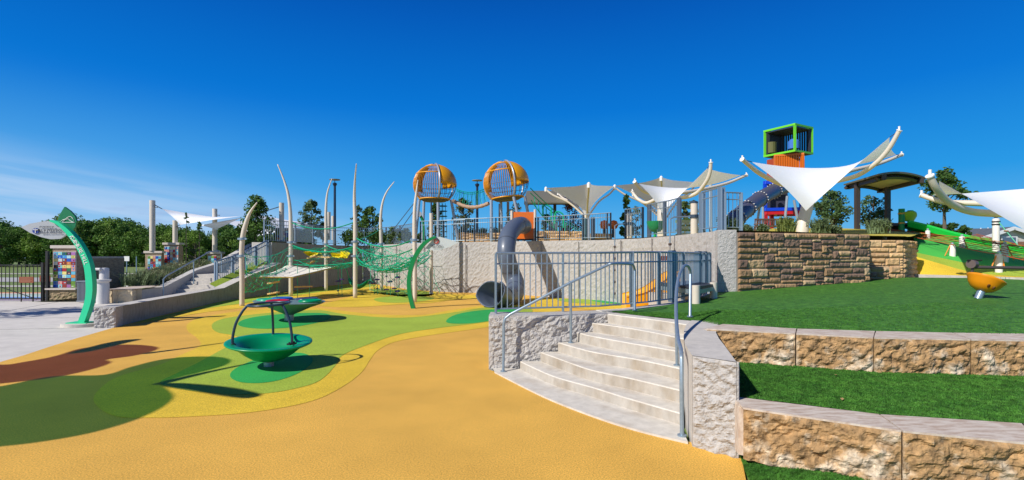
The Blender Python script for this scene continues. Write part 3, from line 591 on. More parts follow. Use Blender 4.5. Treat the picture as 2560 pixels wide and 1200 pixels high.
def spinner2():
    c = P(723, 802); t = thing('merry_go_round', 'grey cone merry-go-round with red, green and blue seats behind the green bowl', 'spinner', c)
    R_ = Matrix.Rotation(math.radians(2), 3, 'Y')
    g = MB(); g.lathe(c, [(.11, .17), (.16, .2), (.3, .26), (.55, .38), (.8, .47), (.9, .52), (.905, .535), (.88, .54), (0, .54)], 48, R_); build('platform', g, mat('grey_green_plastic', (.16, .23, .22), .45, 0, .05, 3), t, smooth='auto')
    g = MB(); g.lathe(c, [(.12, -.01), (.12, .24)], 18); build('pedestal', g, GALV, t, smooth='auto')
    for (a, r, s, z, col, nm) in ((250, .42, .30, .56, (.55, .01, .03), 'red'), (350, .60, .30, .57, (.0, .28, .11), 'green'), (60, .55, .3, .56, (.05, .06, .12), 'navy'), (135, .52, .28, .56, (.02, .12, .45), 'blue'), (180, .58, .3, .55, (.02, .42, .22), 'mint')):
        a = math.radians(a); p = c+R_ @ Vector((r*math.cos(a), r*math.sin(a), z-.02)); g = MB()
        g.lathe(p, [(s*.75, -.04), (s, .0), (s*.98, .04), (s*.86, .055), (s*.72, .03), (s*.5, -.005), (0, -.01)], 28); q = build('bucket_seat', g, mat(nm+'_plastic', col, .3), t, smooth=True); q['label'] = nm+' bucket seat'
spinner2()
# ================================================================ TUBE SLIDE
def tubeslide():
    t = thing('tube_slide', 'blue grey tube slide curling down the wall from an orange panel', 'slide', P(1265, 770))
    SL = mat('slide_plastic', (.095, .12, .17), .42, 0, .05, 2, coat=.15)
    pts = spline([Q(1310, 566, 22.9), Q(1303, 562, 22.2), Q(1288, 568, 21.3), Q(1272, 588, 20.4), Q(1266, 618, 19.9), Q(1268, 650, 19.8), Q(1279, 684, 20.0), Q(1288, 708, 19.9), Q(1287, 732, 19.4), Q(1276, 742, 18.6), Q(1262, 742, 17.9)], 5)
    r = .345; g = MB(); g.tube(pts, r, 20, cap=False); build('tube', g, SL, t, smooth=True, solid=.02)
    for k in (8, 18, 28, 38, 45):
        g = MB(); p, q = pts[k], pts[k+1]; d = (q-p).normalized(); g.tube([p-d*.025, p+d*.025], [r+.018]*2, 20); build('tube_flange', g, mat('flange', (.07, .085, .12), .45), t, smooth='auto')
    # open flared mouth: hood that turns into a wide half-round trough
    p0 = pts[-1]; d = (pts[-1]-pts[-4]).normalized(); d.z = -.05; d = Vector((-.62, -.78, 0)).normalized(); side = Vector((d.y, -d.x, 0)); up = Vector((0, 0, 1))
    g = MB(); n = 22; rows = []
    for j in range(12):
        v = j/11; c = p0+d*v*.85; rr = lerp(r, .56, v**.8); c.z = lerp(p0.z, rr*.95+.03, min(1, v*1.6)); cut = lerp(0, 1.9, (max(0, v-.35)/.65)**1.3)
        for k in range(n+1):
            a = lerp(-math.pi+cut, math.pi-cut, k/n)
            rows.append(c+side*rr*math.sin(a)*(1+.12*v)-up*rr*.95*math.cos(a))
    g.add(rows, [(j*(n+1)+k, j*(n+1)+k+1, (j+1)*(n+1)+k+1, (j+1)*(n+1)+k) for j in range(11) for k in range(n)])
    build('slide_mouth', g, SL, t, smooth=True, solid=.025)
    a, b = Q(1281, 533, 23.3), Q(1334, 600, 23.3); oy = 23.25
    g = MB(); g.box(((a.x+b.x)/2, oy, (a.z+b.z)/2+.05), (b.x-a.x, .03, a.z-b.z-.0)); build('panel', g, mat('orange_panel', (.80, .17, .015), .45, 0, .03, 2), t, bevel=.008)
    g = MB(); pp = pts[1]; g.tube([pp+Vector((.16*math.cos(k/24*6.283)*2.3, .65, .16*math.sin(k/24*6.283)*2.3)) for k in range(24)], .03, 6, closed=True); build('ring', g, mat('flange', (.07, .085, .12), .45), t)
    for px in (1279.5, 1337.5):
        q = Q(px, 527 if px < 1300 else 524, 23.3); g = MB(); g.cyl((q.x, oy, 2.38), (q.x, oy, q.z), .062, n=12); build('post', g, CREAM, t, smooth='auto')
    g = MB(); q = Q(1300, 600, 23.6); g.box((q.x+.25, 24.0, 2.52), (1.0, 1.2, .06)); g.box((q.x+1.0, 23.9, 2.62), (.5, .7, .05)); build('deck', g, DKSTEEL, t)
    for x in (q.x-.1, q.x+.6):
        g = MB(); g.cyl((x, 23.7, 2.3), (x, 23.7, 2.5), .05); build('deck_leg', g, GALV, t)
tubeslide()
# ================================================================ ORANGE SLIDE AND DECK IN FRONT OF THE PIER
def bench_deck():
    c = Vector((3.95, 11.2, .85)); t = thing('transfer_deck', 'low dark metal deck on four short cream posts at the end of the front railing', 'deck', c)
    p = [P(1740, 757, .87), P(1784, 745, .87), Vector((4.2, 12.2, .87)), Vector((3.15, 11.0, .87))]
    a = p[0]+Vector((0, 0, .26)); b = p[1]+Vector((0, 0, .26)); a = Vector((p[0].x, p[0].y, 1.12)); b = Vector((p[1].x, p[1].y, 1.12)); e = Vector((p[2].x, p[2].y, 1.12)); f_ = Vector((p[3].x, p[3].y, 1.12))
    g = MB(); g.prism([a, b, e, f_], (0, 0, .045)); build('deck_plate', g, mat('deck_dark', (.03, .035, .05), .5, 0, .3, 40), t)
    g = MB()
    for u, v in ((a, b), (b, e), (e, f_), (f_, a)): g.bar(u-Vector((0, 0, .05)), v-Vector((0, 0, .05)), .04, .08)
    build('frame', g, GALV, t)
    for q in (a, b, e, f_):
        g = MB(); g.cyl((q.x, q.y, .8), (q.x, q.y, 1.2), .075, n=14); build('post', g, CREAM, t, smooth='auto')
    # slide
    t = thing('orange_slide', 'orange plastic slide dropping to the lower floor behind the railing', 'slide', (3, 12.5, 0))
    OS = mat('orange_plastic', (.80, .36, .008), .35, 0, .04, 2); c = spline([Q(1700, 712, 12.6), Q(1672, 716, 12.8), Q(1645, 735, 13), Q(1610, 757, 13.2), Q(1575, 766, 13.4), Q(1560, 769, 13.5)], 6)
    g = MB(); vs = []; prof = [(-.34, .24), (-.34, .26), (-.30, .24), (-.27, .05), (-.2, 0), (.2, 0), (.27, .05), (.30, .24), (.34, .26), (.34, .24)]
    for p in c:
        for x, z in prof: vs.append(p+Vector((0, x, z*1.9-.15)))
    n = len(prof); g.add(vs, [(i*n+k, i*n+k+1, (i+1)*n+k+1, (i+1)*n+k) for i in range(len(c)-1) for k in range(n-1)]); build('chute', g, OS, t, smooth=True, solid=.03)
    q = Q(1643, 632, 12.2)
    for px, dd in ((1644, 12.25), (1690, 12.9)):
        b0 = Q(px, 640, dd); g = MB(); g.cyl((b0.x, dd, .0), (b0.x, dd, Q(px, 634, dd).z), .06, n=12); build('post', g, CREAM if px < 1680 else DKSTEEL, t, smooth='auto')
    a = Q(1652, 640, 12.4); b = Q(1686, 651, 12.6); g = MB(); g.bar((a.x, 12.5, (a.z+b.z)/2), (b.x, 12.5, (a.z+b.z)/2), .03, .11); build('crossbar', g, mat('rust_panel', (.23, .06, .03), .5), t)
    g = MB(); g.box((3.9, 12.3, .55), (1.0, .9, .6)); build('landing', g, CONC, t)
bench_deck()
# ================================================================ CLIMBING POSTS
def climb_post(label, px, ytop, d, bx, ybar, dyb, ydown):
    b = Q(px, 600, d); t = thing('climbing_post', label, 'climbing post', (b.x, d, 2.35))
    g = MB(); g.cyl((b.x, d, 2.3), (b.x, d, Q(px, ytop, d).z), .105, n=16); build('post', g, CREAM, t, smooth='auto')
    g = MB(); g.lathe((b.x, d, Q(px, ytop, d).z), [(.112, -.03), (.112, .02), (.05, .05), (0, .05)], 14); build('post_cap', g, DKSTEEL, t)
    g = MB(); g.lathe((b.x, d, Q(px, ybar, d).z), [(.13, -.05), (.13, .05)], 14); build('collar', g, DKSTEEL, t)
    s = Q(px, ybar, d); e = Q(bx, ybar+2, dyb); g = MB()
    g.tube([s, s.lerp(e, .85), e-Vector((0, 0, .06)), e-Vector((0, 0, .25)), Q(bx, ydown, dyb)], .022, 7); build('bent_pipe', g, GALV, t)
    g = MB(); top_ = Q(bx, 612, dyb); bot = Vector((top_.x, dyb, .15)); g.cyl(top_, bot, .012, n=5)
    for k in range(5): g.lathe(Vector((top_.x, dyb, lerp(2.1, .35, k/4))), [(0, -.05), (.045, -.03), (.055, 0), (.045, .03), (0, .05)], 10)
    build('beaded_rope', g, mat('brown_bead', (.06, .035, .03), .6), t)
climb_post('shorter cream climbing post on the wall edge with a beaded rope hanging in front', 1574, 532, 19.8, 1537, 559, 19.2, 620)
climb_post('taller cream climbing post on the wall edge near the pier with a beaded rope', 1735.5, 506, 15.4, 1675, 541, 15.2, 616)
# ================================================================ NET CLIMBER
NC = thing('net_climber', 'large rope net climber strung between seven cream tusk-shaped posts', 'climbing net', (-5, 22, 0))
def tusk(pts, dd, rb=.082, lab=None):
    q = [Q(x, y, d) for (x, y), d in zip(pts, dd)]; s = spline(q, 5); n = len(s); zt_ = q[-1].z
    rs = [rb if p.z < 2.6 else max(.02, rb*(1-.78*((p.z-2.6)/(zt_-2.6))**1.6)) for p in s]
    g = MB(); g.tube(s, rs, 14); o = build('tusk_post', g, CREAM, NC, smooth=True)
    if lab: o['label'] = lab
    g = MB()
    for z in (2.35, 1.75):
        c = min(s, key=lambda p: abs(p.z-z)); g.lathe((c.x, c.y, z), [(rb+.004, -.04), (rb+.03, -.04), (rb+.03, .04), (rb+.004, .04)], 14); g.box((c.x+rb+.05, c.y-.03, z), (.07, .05, .06)); g.box((c.x-rb-.05, c.y, z), (.07, .05, .06))
    build('collar', g, GALV, o)
D1, D2, D3, D4, D5, D6, D7 = 17.9, 22.4, 25.7, 21.3, 25.5, 19.3, 23.6
tusk([(605, 767), (605, 700), (604, 640), (606, 600), (613, 565), (625, 532), (643, 506)], [D1]*7)
tusk([(727, 741), (727, 650), (727, 570), (725, 520), (719, 480), (708, 445), (694, 411)], [D2]*7, .086)
tusk([(815, 727), (815, 650), (815, 565), (815, 520), (818, 485), (824, 463), (830, 447)], [D3]*7, .085)
tusk([(888, 746), (888, 650), (888, 560), (886, 500), (887, 460), (889, 430), (891, 410)], [D4, D4, D4, D4, D4-.2, D4-.5, D4-.9], .088)
tusk([(954, 727), (954, 650), (952, 580), (952, 540), (957, 505), (968, 478), (986, 454)], [D5]*7, .085)
tusk([(1037, 757), (1037, 650), (1036, 560), (1037, 520), (1040, 490), (1043, 465), (1045, 450)], [D6]*7, .082)
g = MB(); b = Q(1078, 736, D7); g.cyl(b, Q(1078, 533, D7), .085, n=14); build('tusk_post', g, CREAM, NC, smooth='auto'); g = MB(); g.cyl(Q(1078, 533, D7), Q(1078, 505, D7), .04, n=8); build('antenna', g, DKSTEEL, NC)
def tri_rope(g, pts, r=.02): g.tube(pts, r, 3, cap=False)
def sagline(a, b, sag, n=10): return [a.lerp(b, k/n)-Vector((0, 0, sag*4*(k/n)*(1-k/n))) for k in range(n+1)]
def net(c, sag, nu, nv, r=.017, wob=.05, seed=0):
    r *= .8
    """four corners; diamond mesh with sagging middle and heavier edge ropes"""
    a, b, d, e = c; g = MB(); rnd = random.Random(seed)
    jit = {}
    def f(i, j):
        u, v = i/nu, j/nv; p = a.lerp(b, u).lerp(e.lerp(d, u), v); p = p-Vector((0, 0, sag*(4*u*(1-u)*.75+4*v*(1-v)*.35)))
        if (i, j) not in jit: jit[(i, j)] = Vector((rnd.uniform(-wob, wob), rnd.uniform(-wob, wob), rnd.uniform(-wob, wob)))
        return p+jit[(i, j)]
    for i in range(nu):
        for j in range(nv):
            if (i+j) % 2 == 0: tri_rope(g, [f(i, j), f(i+1, j+1)], r); tri_rope(g, [f(i+1, j), f(i, j+1)], r) if rnd.random() < .12 else None
            else: tri_rope(g, [f(i+1, j), f(i, j+1)], r)
    for j in (0, nv): tri_rope(g, [f(i, j) for i in range(nu+1)], r*1.5)
    for i in (0, nu): tri_rope(g, [f(i, j) for j in range(nv+1)], r*1.5)
    build('rope_net', g, ROPE, NC)
q1, q2, q3, q4, q5, q6, q7 = [lambda y, x=x, d=d: Q(x, y, d) for x, d in ((605, D1), (727, D2), (815, D3), (888, D4), (954, D5), (1037, D6), (1078, D7))]
g = MB(); tri_rope(g, sagline(q2(556), q4(554), .3), .026); tri_rope(g, sagline(q4(594), q6(596), .35), .028); tri_rope(g, sagline(q4(600), q5(570), .1), .014); tri_rope(g, sagline(q2(612), q4(615), .28), .03); tri_rope(g, sagline(q2(616), q3(617), .2), .025)
tri_rope(g, sagline(q4(617), q6(619), .35), .02); tri_rope(g, sagline(q3(612), q4(616), .2), .025); tri_rope(g, sagline(q2(660), q4(655), .1), .022); tri_rope(g, sagline(q1(632), q2(614), .3), .014); tri_rope(g, sagline(q1(675), q2(650), .4), .014); build('span_rope', g, ROPE, NC)
net((q2(618), q4(620), q5(620), q3(618)), .22, 22, 6, .014, .04, 1)
net((q2(648), q4(652), q5(640), q3(636)), .42, 20, 8, .014, .06, 2)
net((q4(640), q6(636), q7(620), q5(612)), .75, 22, 9, .016, .05, 3)
net((q4(652), q6(650), q7(640), q5(635)), .55, 18, 6, .018, .05, 8)
net((q4(618), q6(622), q6(640), q4(648)), .5, 18, 3, .014, .05, 12)
net((Q(928, 612, 27), Q(1075, 640, 24.6), Q(1100, 735, 24.2), Q(925, 728, 26)), .0, 12, 8, .011, .05, 4)
net((Q(930, 625, 23), Q(1030, 650, 20.6), Q(1035, 735, 21.5), Q(935, 722, 24)), .0, 8, 6, .010, .06, 14)
net((q1(676), Q(716, 672, 21.6), Q(712, 688, 21.6), Q(612, 730, 18.6)), .25, 16, 7, .013, .04, 5)
net((Q(612, 640, 19), q2(622), Q(716, 668, 22), Q(618, 690, 18.5)), .2, 12, 4, .009, .04, 15)
# membrane
A, B, C_, D_ = Q(648, 691, 19.6), Q(718, 664, 22.3), Q(846, 665, 22.6), Q(733, 692, 19.9)
def memb(u, v):
    p = A.lerp(D_, u*.55).lerp(B.lerp(C_, u), v) if False else None
    if u < .5: e = A.lerp(D_, u*2); f_ = A.lerp(B, min(1, u*2))
    else: e = D_.lerp(C_, u*2-1); f_ = B.lerp(C_, u*2-1)
    p = e.lerp(f_, v); p.z -= .1*math.sin(v*math.pi)*math.sin(u*math.pi)+.10*math.sin(u*math.pi*2)**2*v*(1 if u > .5 else .5); return p
g = MB(); g.grid(memb, 28, 8); build('membrane', g, MEMB, NC, smooth=True, solid=.02)
g = MB(); g.tube([memb(k/20, 0)-Vector((0, 0, .03)) for k in range(21)], .022, 5); build('membrane_hem', g, mat('hem_ochre', (.45, .33, .08), .6), NC)
for pts, dep in (([(758, 631), (785, 629), (800, 631), (790, 640), (770, 640)], 24), ([(826, 632), (845, 632), (865, 640), (850, 645), (830, 642)], 22.6), ([(850, 629), (862, 627), (875, 634), (868, 645), (853, 646)], 22.3), ([(785, 636), (800, 632), (808, 640), (795, 643)], 24)):
    g = MB(); c = [Q(x, y, dep+.8*math.sin(i*1.7)) for i, (x, y) in enumerate(pts)]; g.prism(c, (0, .02, .03)); build('yellow_mat', g, mat('yellow_mat', (.80, .66, .01), .45), NC)
for (x0, y0), (x1, y1), dep in (((671, 709), (696, 704), 20.2), ((671, 735), (697, 730), 20.2), ((738, 717), (780, 716), 21), ((769, 646), (791, 638), 22.8), ((791, 643), (827, 643), 22.4), ((768, 660), (786, 652), 23)):
    a, b = Q(x0, y0, dep), Q(x1, y1, dep-.2); g = MB(); g.bar(a, b, .14, .06); o = build('step_plank', g, PLANK, NC, bevel=.01)
    if y0 > 690:
        g = MB()
        for p in (a.lerp(b, .14), a.lerp(b, .84)): tri_rope(g, [p+Vector((0, 0, 1.0 if y0 < 725 else .45)), Vector((p.x, p.y, .01))], .013)
        build('hanger', g, ROPE, o)
ropes = [((812, 600), 25.9, [715]), ((845, 668), 22.6, [703, 727]), ((854, 668), 22.3, [699, 717]), ((936, 665), 23.5, [675, 708]), ((943, 665), 23.3, [677, 699, 721]), ((966, 670), 22.8, [691, 724]), ((975, 668), 22.8, [674, 704]), ((986, 668), 22.6, [679, 700, 721]), ((994, 670), 22.4, [693, 728]), ((882, 672), 24, [695])]
for (x, y), dep, discs in ropes:
    g = MB(); p = Q(x, y, dep); tri_rope(g, [p, Vector((p.x+.05, p.y-.1, .0))], .013); o = build('step_rope', g, ROPE, NC)
    for i, yy in enumerate(discs):
        c = Q(x, yy, dep); r = .13 if (i+int(x)) % 3 else .05; g = MB(); g.lathe(c, [(0, -.025), (r*.8, -.025), (r, 0), (r*.8, .03), (0, .035)], 14, Matrix.Rotation(.15*math.sin(x), 3, 'X')); build('foot_disc', g, PURP, o, smooth='auto')
g = MB(); a = [Q(872, 700, 24.6), Q(880, 711, 24.4), Q(895, 718, 24.2), Q(910, 713, 24.2), Q(922, 704, 24.2)]; s = spline(a, 4); vs = []
for i, p in enumerate(s):
    w = .22*math.sin(math.pi*(i+1)/(len(s)+1))**.5
    for k in range(7): th = (k/6-.5)*math.pi; vs.append(p+Vector((0, math.sin(th)*w*1.3, -math.cos(th)*w*.8+.1)))
g.add(vs, [(i*7+k, i*7+k+1, (i+1)*7+k+1, (i+1)*7+k) for i in range(len(s)-1) for k in range(6)]); build('hammock_seat', g, mat('green_plastic', (0, .30, .11), .35), NC, smooth=True, solid=.03)
g = MB(); tri_rope(g, [Q(866, 672, 24), Q(875, 704, 24.3)], .02); build('span_rope', g, ROPE, NC)
# ================================================================ CLIMBING PODS ON THE TERRACE
YEL = mat('pod_yellow', (.80, .34, .004), .35, 0, .03, 2); SILV = mat('silver_steel', (.42, .46, .52), .35, .4); BARO = mat('pod_bar', (.62, .25, .01), .4); MESHD = mat('dark_rung', (.07, .08, .08), .5)
def pod(label, px, py, r_px, d, tilt, legs, flip=1):
    c = Q(px, py, d); r = r_px*d/F; t = thing('climbing_pod', label, 'climbing pod', (c.x, c.y, 2.4)); Rm = Matrix.Rotation(tilt, 3, 'Y')
    def S_(az_, e, k=1.0): z = math.sin(e); return c+Rm @ Vector((r*k*math.cos(e)*math.cos(az_), r*k*math.cos(e)*math.sin(az_), r*k*z*.93))
    e0 = -.80; zb = math.sin(e0)
    g = MB(); g.lathe(c+Rm @ Vector((0, 0, r*zb*.93)), [(0, -.13), (r*.5, -.13), (r*math.cos(e0)*.97, -.02), (r*math.cos(e0), .02), (0, .03)], 36, Rm); build('floor', g, mat('pod_floor', (.10, .085, .07), .6), t)
    g = MB(); g.tube([S_(k*math.pi/20, e0) for k in range(40)], .035, 7, closed=True); build('floor_rim', g, YEL, t, smooth=True)
    g = MB(); g.grid(lambda u, v: S_(lerp(-1.15, 1.35, u), lerp(-.06, 1.52, v), 1.0), 20, 12); build('dome_shell', g, YEL, t, smooth=True, solid=.03)
    g = MB()
    for k in range(23): a = lerp(-1.25, -3.35, k/22); g.tube([S_(a, lerp(e0, 1.15, j/9), .985) for j in range(10)], .012, 4, cap=False)
    build('cage_bars', g, BARO, t)
    g = MB()
    for k in range(16): a = lerp(1.1, 2.8, k/15); g.tube([S_(a, lerp(e0, 1.15, j/7), .985) for j in range(8)], .012, 4, cap=False)
    for k in range(9): a = lerp(-1.1, .9, k/8); g.tube([S_(a, lerp(e0, .08, j/4), .985) for j in range(5)], .011, 4, cap=False)
    for e in (-.55, -.32, -.1): g.tube([S_(k*math.pi/20, e, .975) for k in range(40)], .009, 4, closed=True)
    build('mesh_bars', g, MESHD, t)
    g = MB(); g.grid(lambda u, v: S_(lerp(-3.9, -2.45, u), lerp(-.3, 1.15, v), .97), 12, 10); build('side_shell', g, mat('pod_inner', (.50, .19, .006), .45), t, smooth=True, solid=.02)
    for e, a0, a1 in ((1.15, -3.5, -1.2), (.55, -3.3, -1.25)):
        g = MB(); g.tube([S_(lerp(a0, a1, k/14), e, .99) for k in range(15)], .03, 6); build('hoop', g, YEL, t, smooth=True)
    g = MB(); g.tube([S_(-3.5+.02*k, lerp(.1, 1.45, k/10), 1.01) for k in range(11)], .05, 6); build('rim_arc', g, YEL, t, smooth=True)
    for az_ in (-1.2, -3.45, .75):
        g = MB(); g.tube([S_(az_, lerp(e0, 1.5, k/12), 1.035) for k in range(13)], .045, 8); build('arch', g, SILV, t, smooth=True)
    for (x0, y0, x1, y1, dd) in legs:
        a = Q(x0, y0, d+dd); b = Q(x1, y1, d+dd); b = a.lerp(b, (a.z-2.38)/max(.01, a.z-b.z)); g = MB(); g.cyl(a, b, .075, n=10); build('leg', g, SILV, t, smooth='auto')
    return t
pod('yellow and steel climbing pod on the left, standing level on straight legs', 1087, 462, 54, 27.2, 0, [(1048, 500, 1038, 605, -.6), (1095, 506, 1096, 610, -1.1), (1128, 500, 1146, 610, .3), (1060, 502, 1056, 605, 1)])
pod('yellow and steel climbing pod on the right, its floor tilted up', 1265, 457, 57, 25.8, -.10, [(1228, 500, 1229, 612, -.6), (1284, 492, 1312, 612, -1.0), (1312, 490, 1334, 610, .6), (1252, 500, 1256, 610, 1)])
t = thing('rope_bridge', 'tan rope log bridge sagging between the two pods under green hand ropes', 'rope bridge', Q(1178, 518, 26.5))
a, b = Q(1132, 501, 26.9), Q(1222, 508, 25.8); s = sagline(a, b, .28, 16)
g = MB(); g.tube(s, [.085+.02*(k % 2) for k in range(17)], 9); build('rope_log', g, mat('coir', (.42, .27, .18), .9, 0, .35, 18), t, smooth='auto')
g = MB(); h1 = sagline(Q(1140, 472, 26.6), Q(1215, 470, 25.8), .2, 16); h2 = sagline(Q(1142, 477, 27.3), Q(1218, 474, 26.4), .2, 16)
tri_rope(g, h1, .02); tri_rope(g, h2, .02)
for k in range(1, 16): tri_rope(g, [h1[k], s[k-1 if k % 2 else min(16, k+1)]], .012); tri_rope(g, [h2[k], s[k]], .008) if k % 2 else None
build('hand_ropes', g, ROPE, t)
t = thing('rope_bridge', 'green rope bridge with hoops descending right from the tilted pod', 'rope bridge', Q(1440, 590, 27)); g = MB()
for o_, dd in ((0, 0), (-12, .8)): tri_rope(g, sagline(Q(1326, 482+o_, 25.6+dd), Q(1462, 585+o_*.3, 27+dd), .15, 12), .03)
l1 = sagline(Q(1328, 500, 25.6), Q(1455, 604, 27), .5, 14); tri_rope(g, l1, .03); l2 = sagline(Q(1326, 482, 25.6), Q(1462, 585, 27), .15, 14)
for k in range(1, 14): tri_rope(g, [l1[k], l2[k]], .02); tri_rope(g, [l1[k], l1[k]+Vector((.1, .8, 0)), l2[k]+Vector((0, .8, 0))], .012)
build('ropes', g, ROPE, t)
for x, y in ((1358, 513), (1388, 530)):
    g = MB(); p = Q(x, y, 26); g.tube(spline([p+Vector((0, 0, -.6)), p+Vector((0, 0, -.1)), p+Vector((.12, 0, .02)), p+Vector((.35, 0, -.08)), p+Vector((.42, 0, -.25)), p+Vector((.42, 0, -.8))], 4), .035, 6); build('hoop', g, ROPE, t)
t = thing('rope_ladder', 'dark green rope ladder tube hanging beneath the left pod', 'rope ladder', Q(1106, 600, 27.2)); g = MB()
for k in range(8): z = lerp(2.5, 4.4, k/7); c = Q(1106, 560, 27.2); g.tube([Vector((c.x+.25*math.cos(i*.785), c.y+.25*math.sin(i*.785), z)) for i in range(8)], .02, 4, closed=True)
for i in range(4): g.cyl((c.x+.25*math.cos(i*1.57), c.y+.25*math.sin(i*1.57), 2.4), (c.x+.15*math.cos(i*1.57), c.y+.15*math.sin(i*1.57), 4.55), .014, n=4)
build('ropes', g, mat('dark_rope', (.01, .07, .05), .7), t)
t = thing('stay_cable', 'pair of thin dark stay cables slanting left from the left pod', 'cable', Q(985, 602, 28)); g = MB(); tri_rope(g, [Q(1036, 507, 27), Q(975, 585, 28.4)], .025); tri_rope(g, [Q(1034, 528, 27), Q(978, 607, 28.4)], .025); build('cables', g, DKSTEEL, t)
# ================================================================ CUBE TOWER
TW = thing('play_tower', 'tall play tower of stacked green, orange, blue and red frames behind the white shade sail', 'play tower', (19.2, 35, 3))
def cubeframe(nm, m, A, Bc, Cc, z0, z1, w, slats=None, sm_=None, sides=(0, 1, 2, 3), glass=None):
    A, Bc, Cc = Vector(A), Vector(Bc), Vector(Cc); Dc = Bc+Cc-A; cs = [A, Bc, Dc, Cc]; g = MB()
    for p in cs: g.bar((p.x, p.y, z0+w*.5), (p.x, p.y, z1-w*.5), w)
    for z in (z0, z1-.0):
        for i in range(4):
            p, q = cs[i], cs[(i+1) % 4]; e = (q-p).normalized()*(w/2+.004); g.bar((p.x-e.x*1, p.y-e.y, z), (q.x+e.x, q.y+e.y, z), w, w*(1.0 if i % 2 else .99))
    f = build(nm+'_frame', g, m, TW)
    if slats:
        g = MB()
        for i in sides:
            p, q = cs[i], cs[(i+1) % 4]; n = slats
            for k in range(1, n):
                e = p.lerp(q, k/n); g.bar((e.x, e.y, z0), (e.x, e.y, z1), sm_[1] if sm_ else .03)
        build(nm+'_slats', g, sm_[0] if sm_ else m, TW)
    return cs
GC = mat('cube_green', (.16, .62, .02), .4); OC = mat('cube_orange', (.70, .16, .01), .45); BC = mat('cube_blue', (.0, .05, .62), .4); RC = mat('cube_red', (.50, .006, .012), .4); DG = mat('grille_and_shade_dark', (.035, .035, .045), .5)  # DG: dark grille bars, also interior shade put into colour
A_ = (18.78, 34.0, 0); L_ = (17.75, 35.95, 0); R_ = (20.5, 35.0, 0)
cubeframe('green', GC, A_, L_, R_, 8.75, 10.50, .13, 13, (DG, .085), (1, 2))
g = MB(); g.prism([Vector((*L_[:2], 10.34)), Vector((*A_[:2], 10.34)), Vector((*R_[:2], 10.34)), Vector((L_[0]+R_[0]-A_[0], L_[1]+R_[1]-A_[1], 10.34))], (0, 0, .06)); g2 = MB(); build('roof_plate', g, DG, TW)
g2.prism([Vector((*L_[:2], 8.68)), Vector((*A_[:2], 8.68)), Vector((*R_[:2], 8.68)), Vector((L_[0]+R_[0]-A_[0], L_[1]+R_[1]-A_[1], 8.68))], (0, 0, .06)); build('floor_plate', g2, DG, TW)
g = MB(); oc = [Vector(p) for p in ((19.5, 34.3, 6.85), (17.95, 34.95, 6.85), (19.05, 36.85, 6.85), (20.6, 36.2, 6.85))]; om = sum(oc, Vector())/4; g.prism([om+(p-om)*.62 for p in oc], (0, 0, 1.6)); build('gap_shade_core', g, DG, TW)  # added dark box, stands in for the shade between the orange slats
g = MB(); K_ = Vector((L_[0]+R_[0]-A_[0], L_[1]+R_[1]-A_[1], 0)); cc_ = (Vector(A_)+K_)/2
for q in (Vector(L_), K_, Vector(R_)):
    g = MB(); e = q+(cc_-q).normalized()*.17; g.bar((e.x, e.y, 8.85), (e.x, e.y, 10.4), .2); build('rear_post_shade', g, DG, TW)  # added dark bars cover the rear green posts, interior shade as colour
g = MB(); c = Vector((18.4, 35.7, 9.5)); g.lathe(c+Vector((-.2, .2, 0)), [(.0, -.55), (.33, -.55), (.33, .2), (0, .25)], 14); build('drum_panel', g, mat('olive_panel', (.12, .12, .03), .5), TW)
g = MB(); g.lathe(Vector((19.2, 34.9, 9.35)), [(0, -.3), (.36, -.3), (.36, .2), (.2, .36), (0, .4)], 14); build('bubble_window', g, mat('blue_bubble', (.06, .18, .55), .3), TW)
cubeframe('orange', OC, (19.5, 34.3, 0), (17.95, 34.95, 0), (20.6, 36.2, 0), 6.75, 8.6, .12, 12, (OC, .09), (0, 1, 3))
g = MB(); g.box((18.35, 35.6, 7.7), (.6, 1.0, 1.6), .3); build('side_panel', g, mat('rust_red', (.36, .05, .012), .5), TW)
cubeframe('blue', BC, (19.0, 33.6, 0), (16.9, 34.2, 0), (20.2, 35.2, 0), 4.85, 6.65, .2)
g = MB(); g.box((17.95, 34.9, 5.75), (1.5, .1, 1.6), -.28); g.box((19.7, 34.6, 5.75), (.08, 1.6, 1.7), -.5); build('grille_panel', g, mat('navy_panel', (.03, .03, .055), .5), TW)
for k in range(3):
    g = MB(); g.lathe(Vector((17.3+.75*k, 34.0-.2*k, 6.15)), [(0, -.18), (.16, -.1), (.18, 0), (.16, .1), (0, .18)], 10, Matrix.Rotation(1.57, 3, 'X')); build('red_knob', g, RC, TW)
cubeframe('red', RC, (19.0, 33.65, 0), (16.95, 34.25, 0), (20.2, 35.2, 0), 2.9, 4.62, .22)
g = MB()
for k in range(9): p = Vector((19.15, 33.75, 0)).lerp(Vector((20.15, 35.1, 0)), k/8); g.bar((p.x, p.y, 2.9), (p.x, p.y, 4.6), .11)
build('red_slats', g, mat('dark_red', (.25, .004, .01), .45), TW)
t = thing('tube_slide', 'dark purple grey tube slide with bolted joints running down left from the cube tower', 'slide', Q(1812, 600, 22)); TS = mat('dark_tube', (.085, .085, .125), .4, 0, .04, 2)
pts = spline([Q(1985, 462, 33.5), Q(1955, 470, 31.5), Q(1920, 485, 29), Q(1885, 508, 27), Q(1855, 533, 25), Q(1832, 556, 23.6), Q(1815, 580, 22.6), Q(1806, 600, 22)], 5)
g = MB(); g.tube(pts, .40, 18); build('tube', g, TS, t, smooth=True)
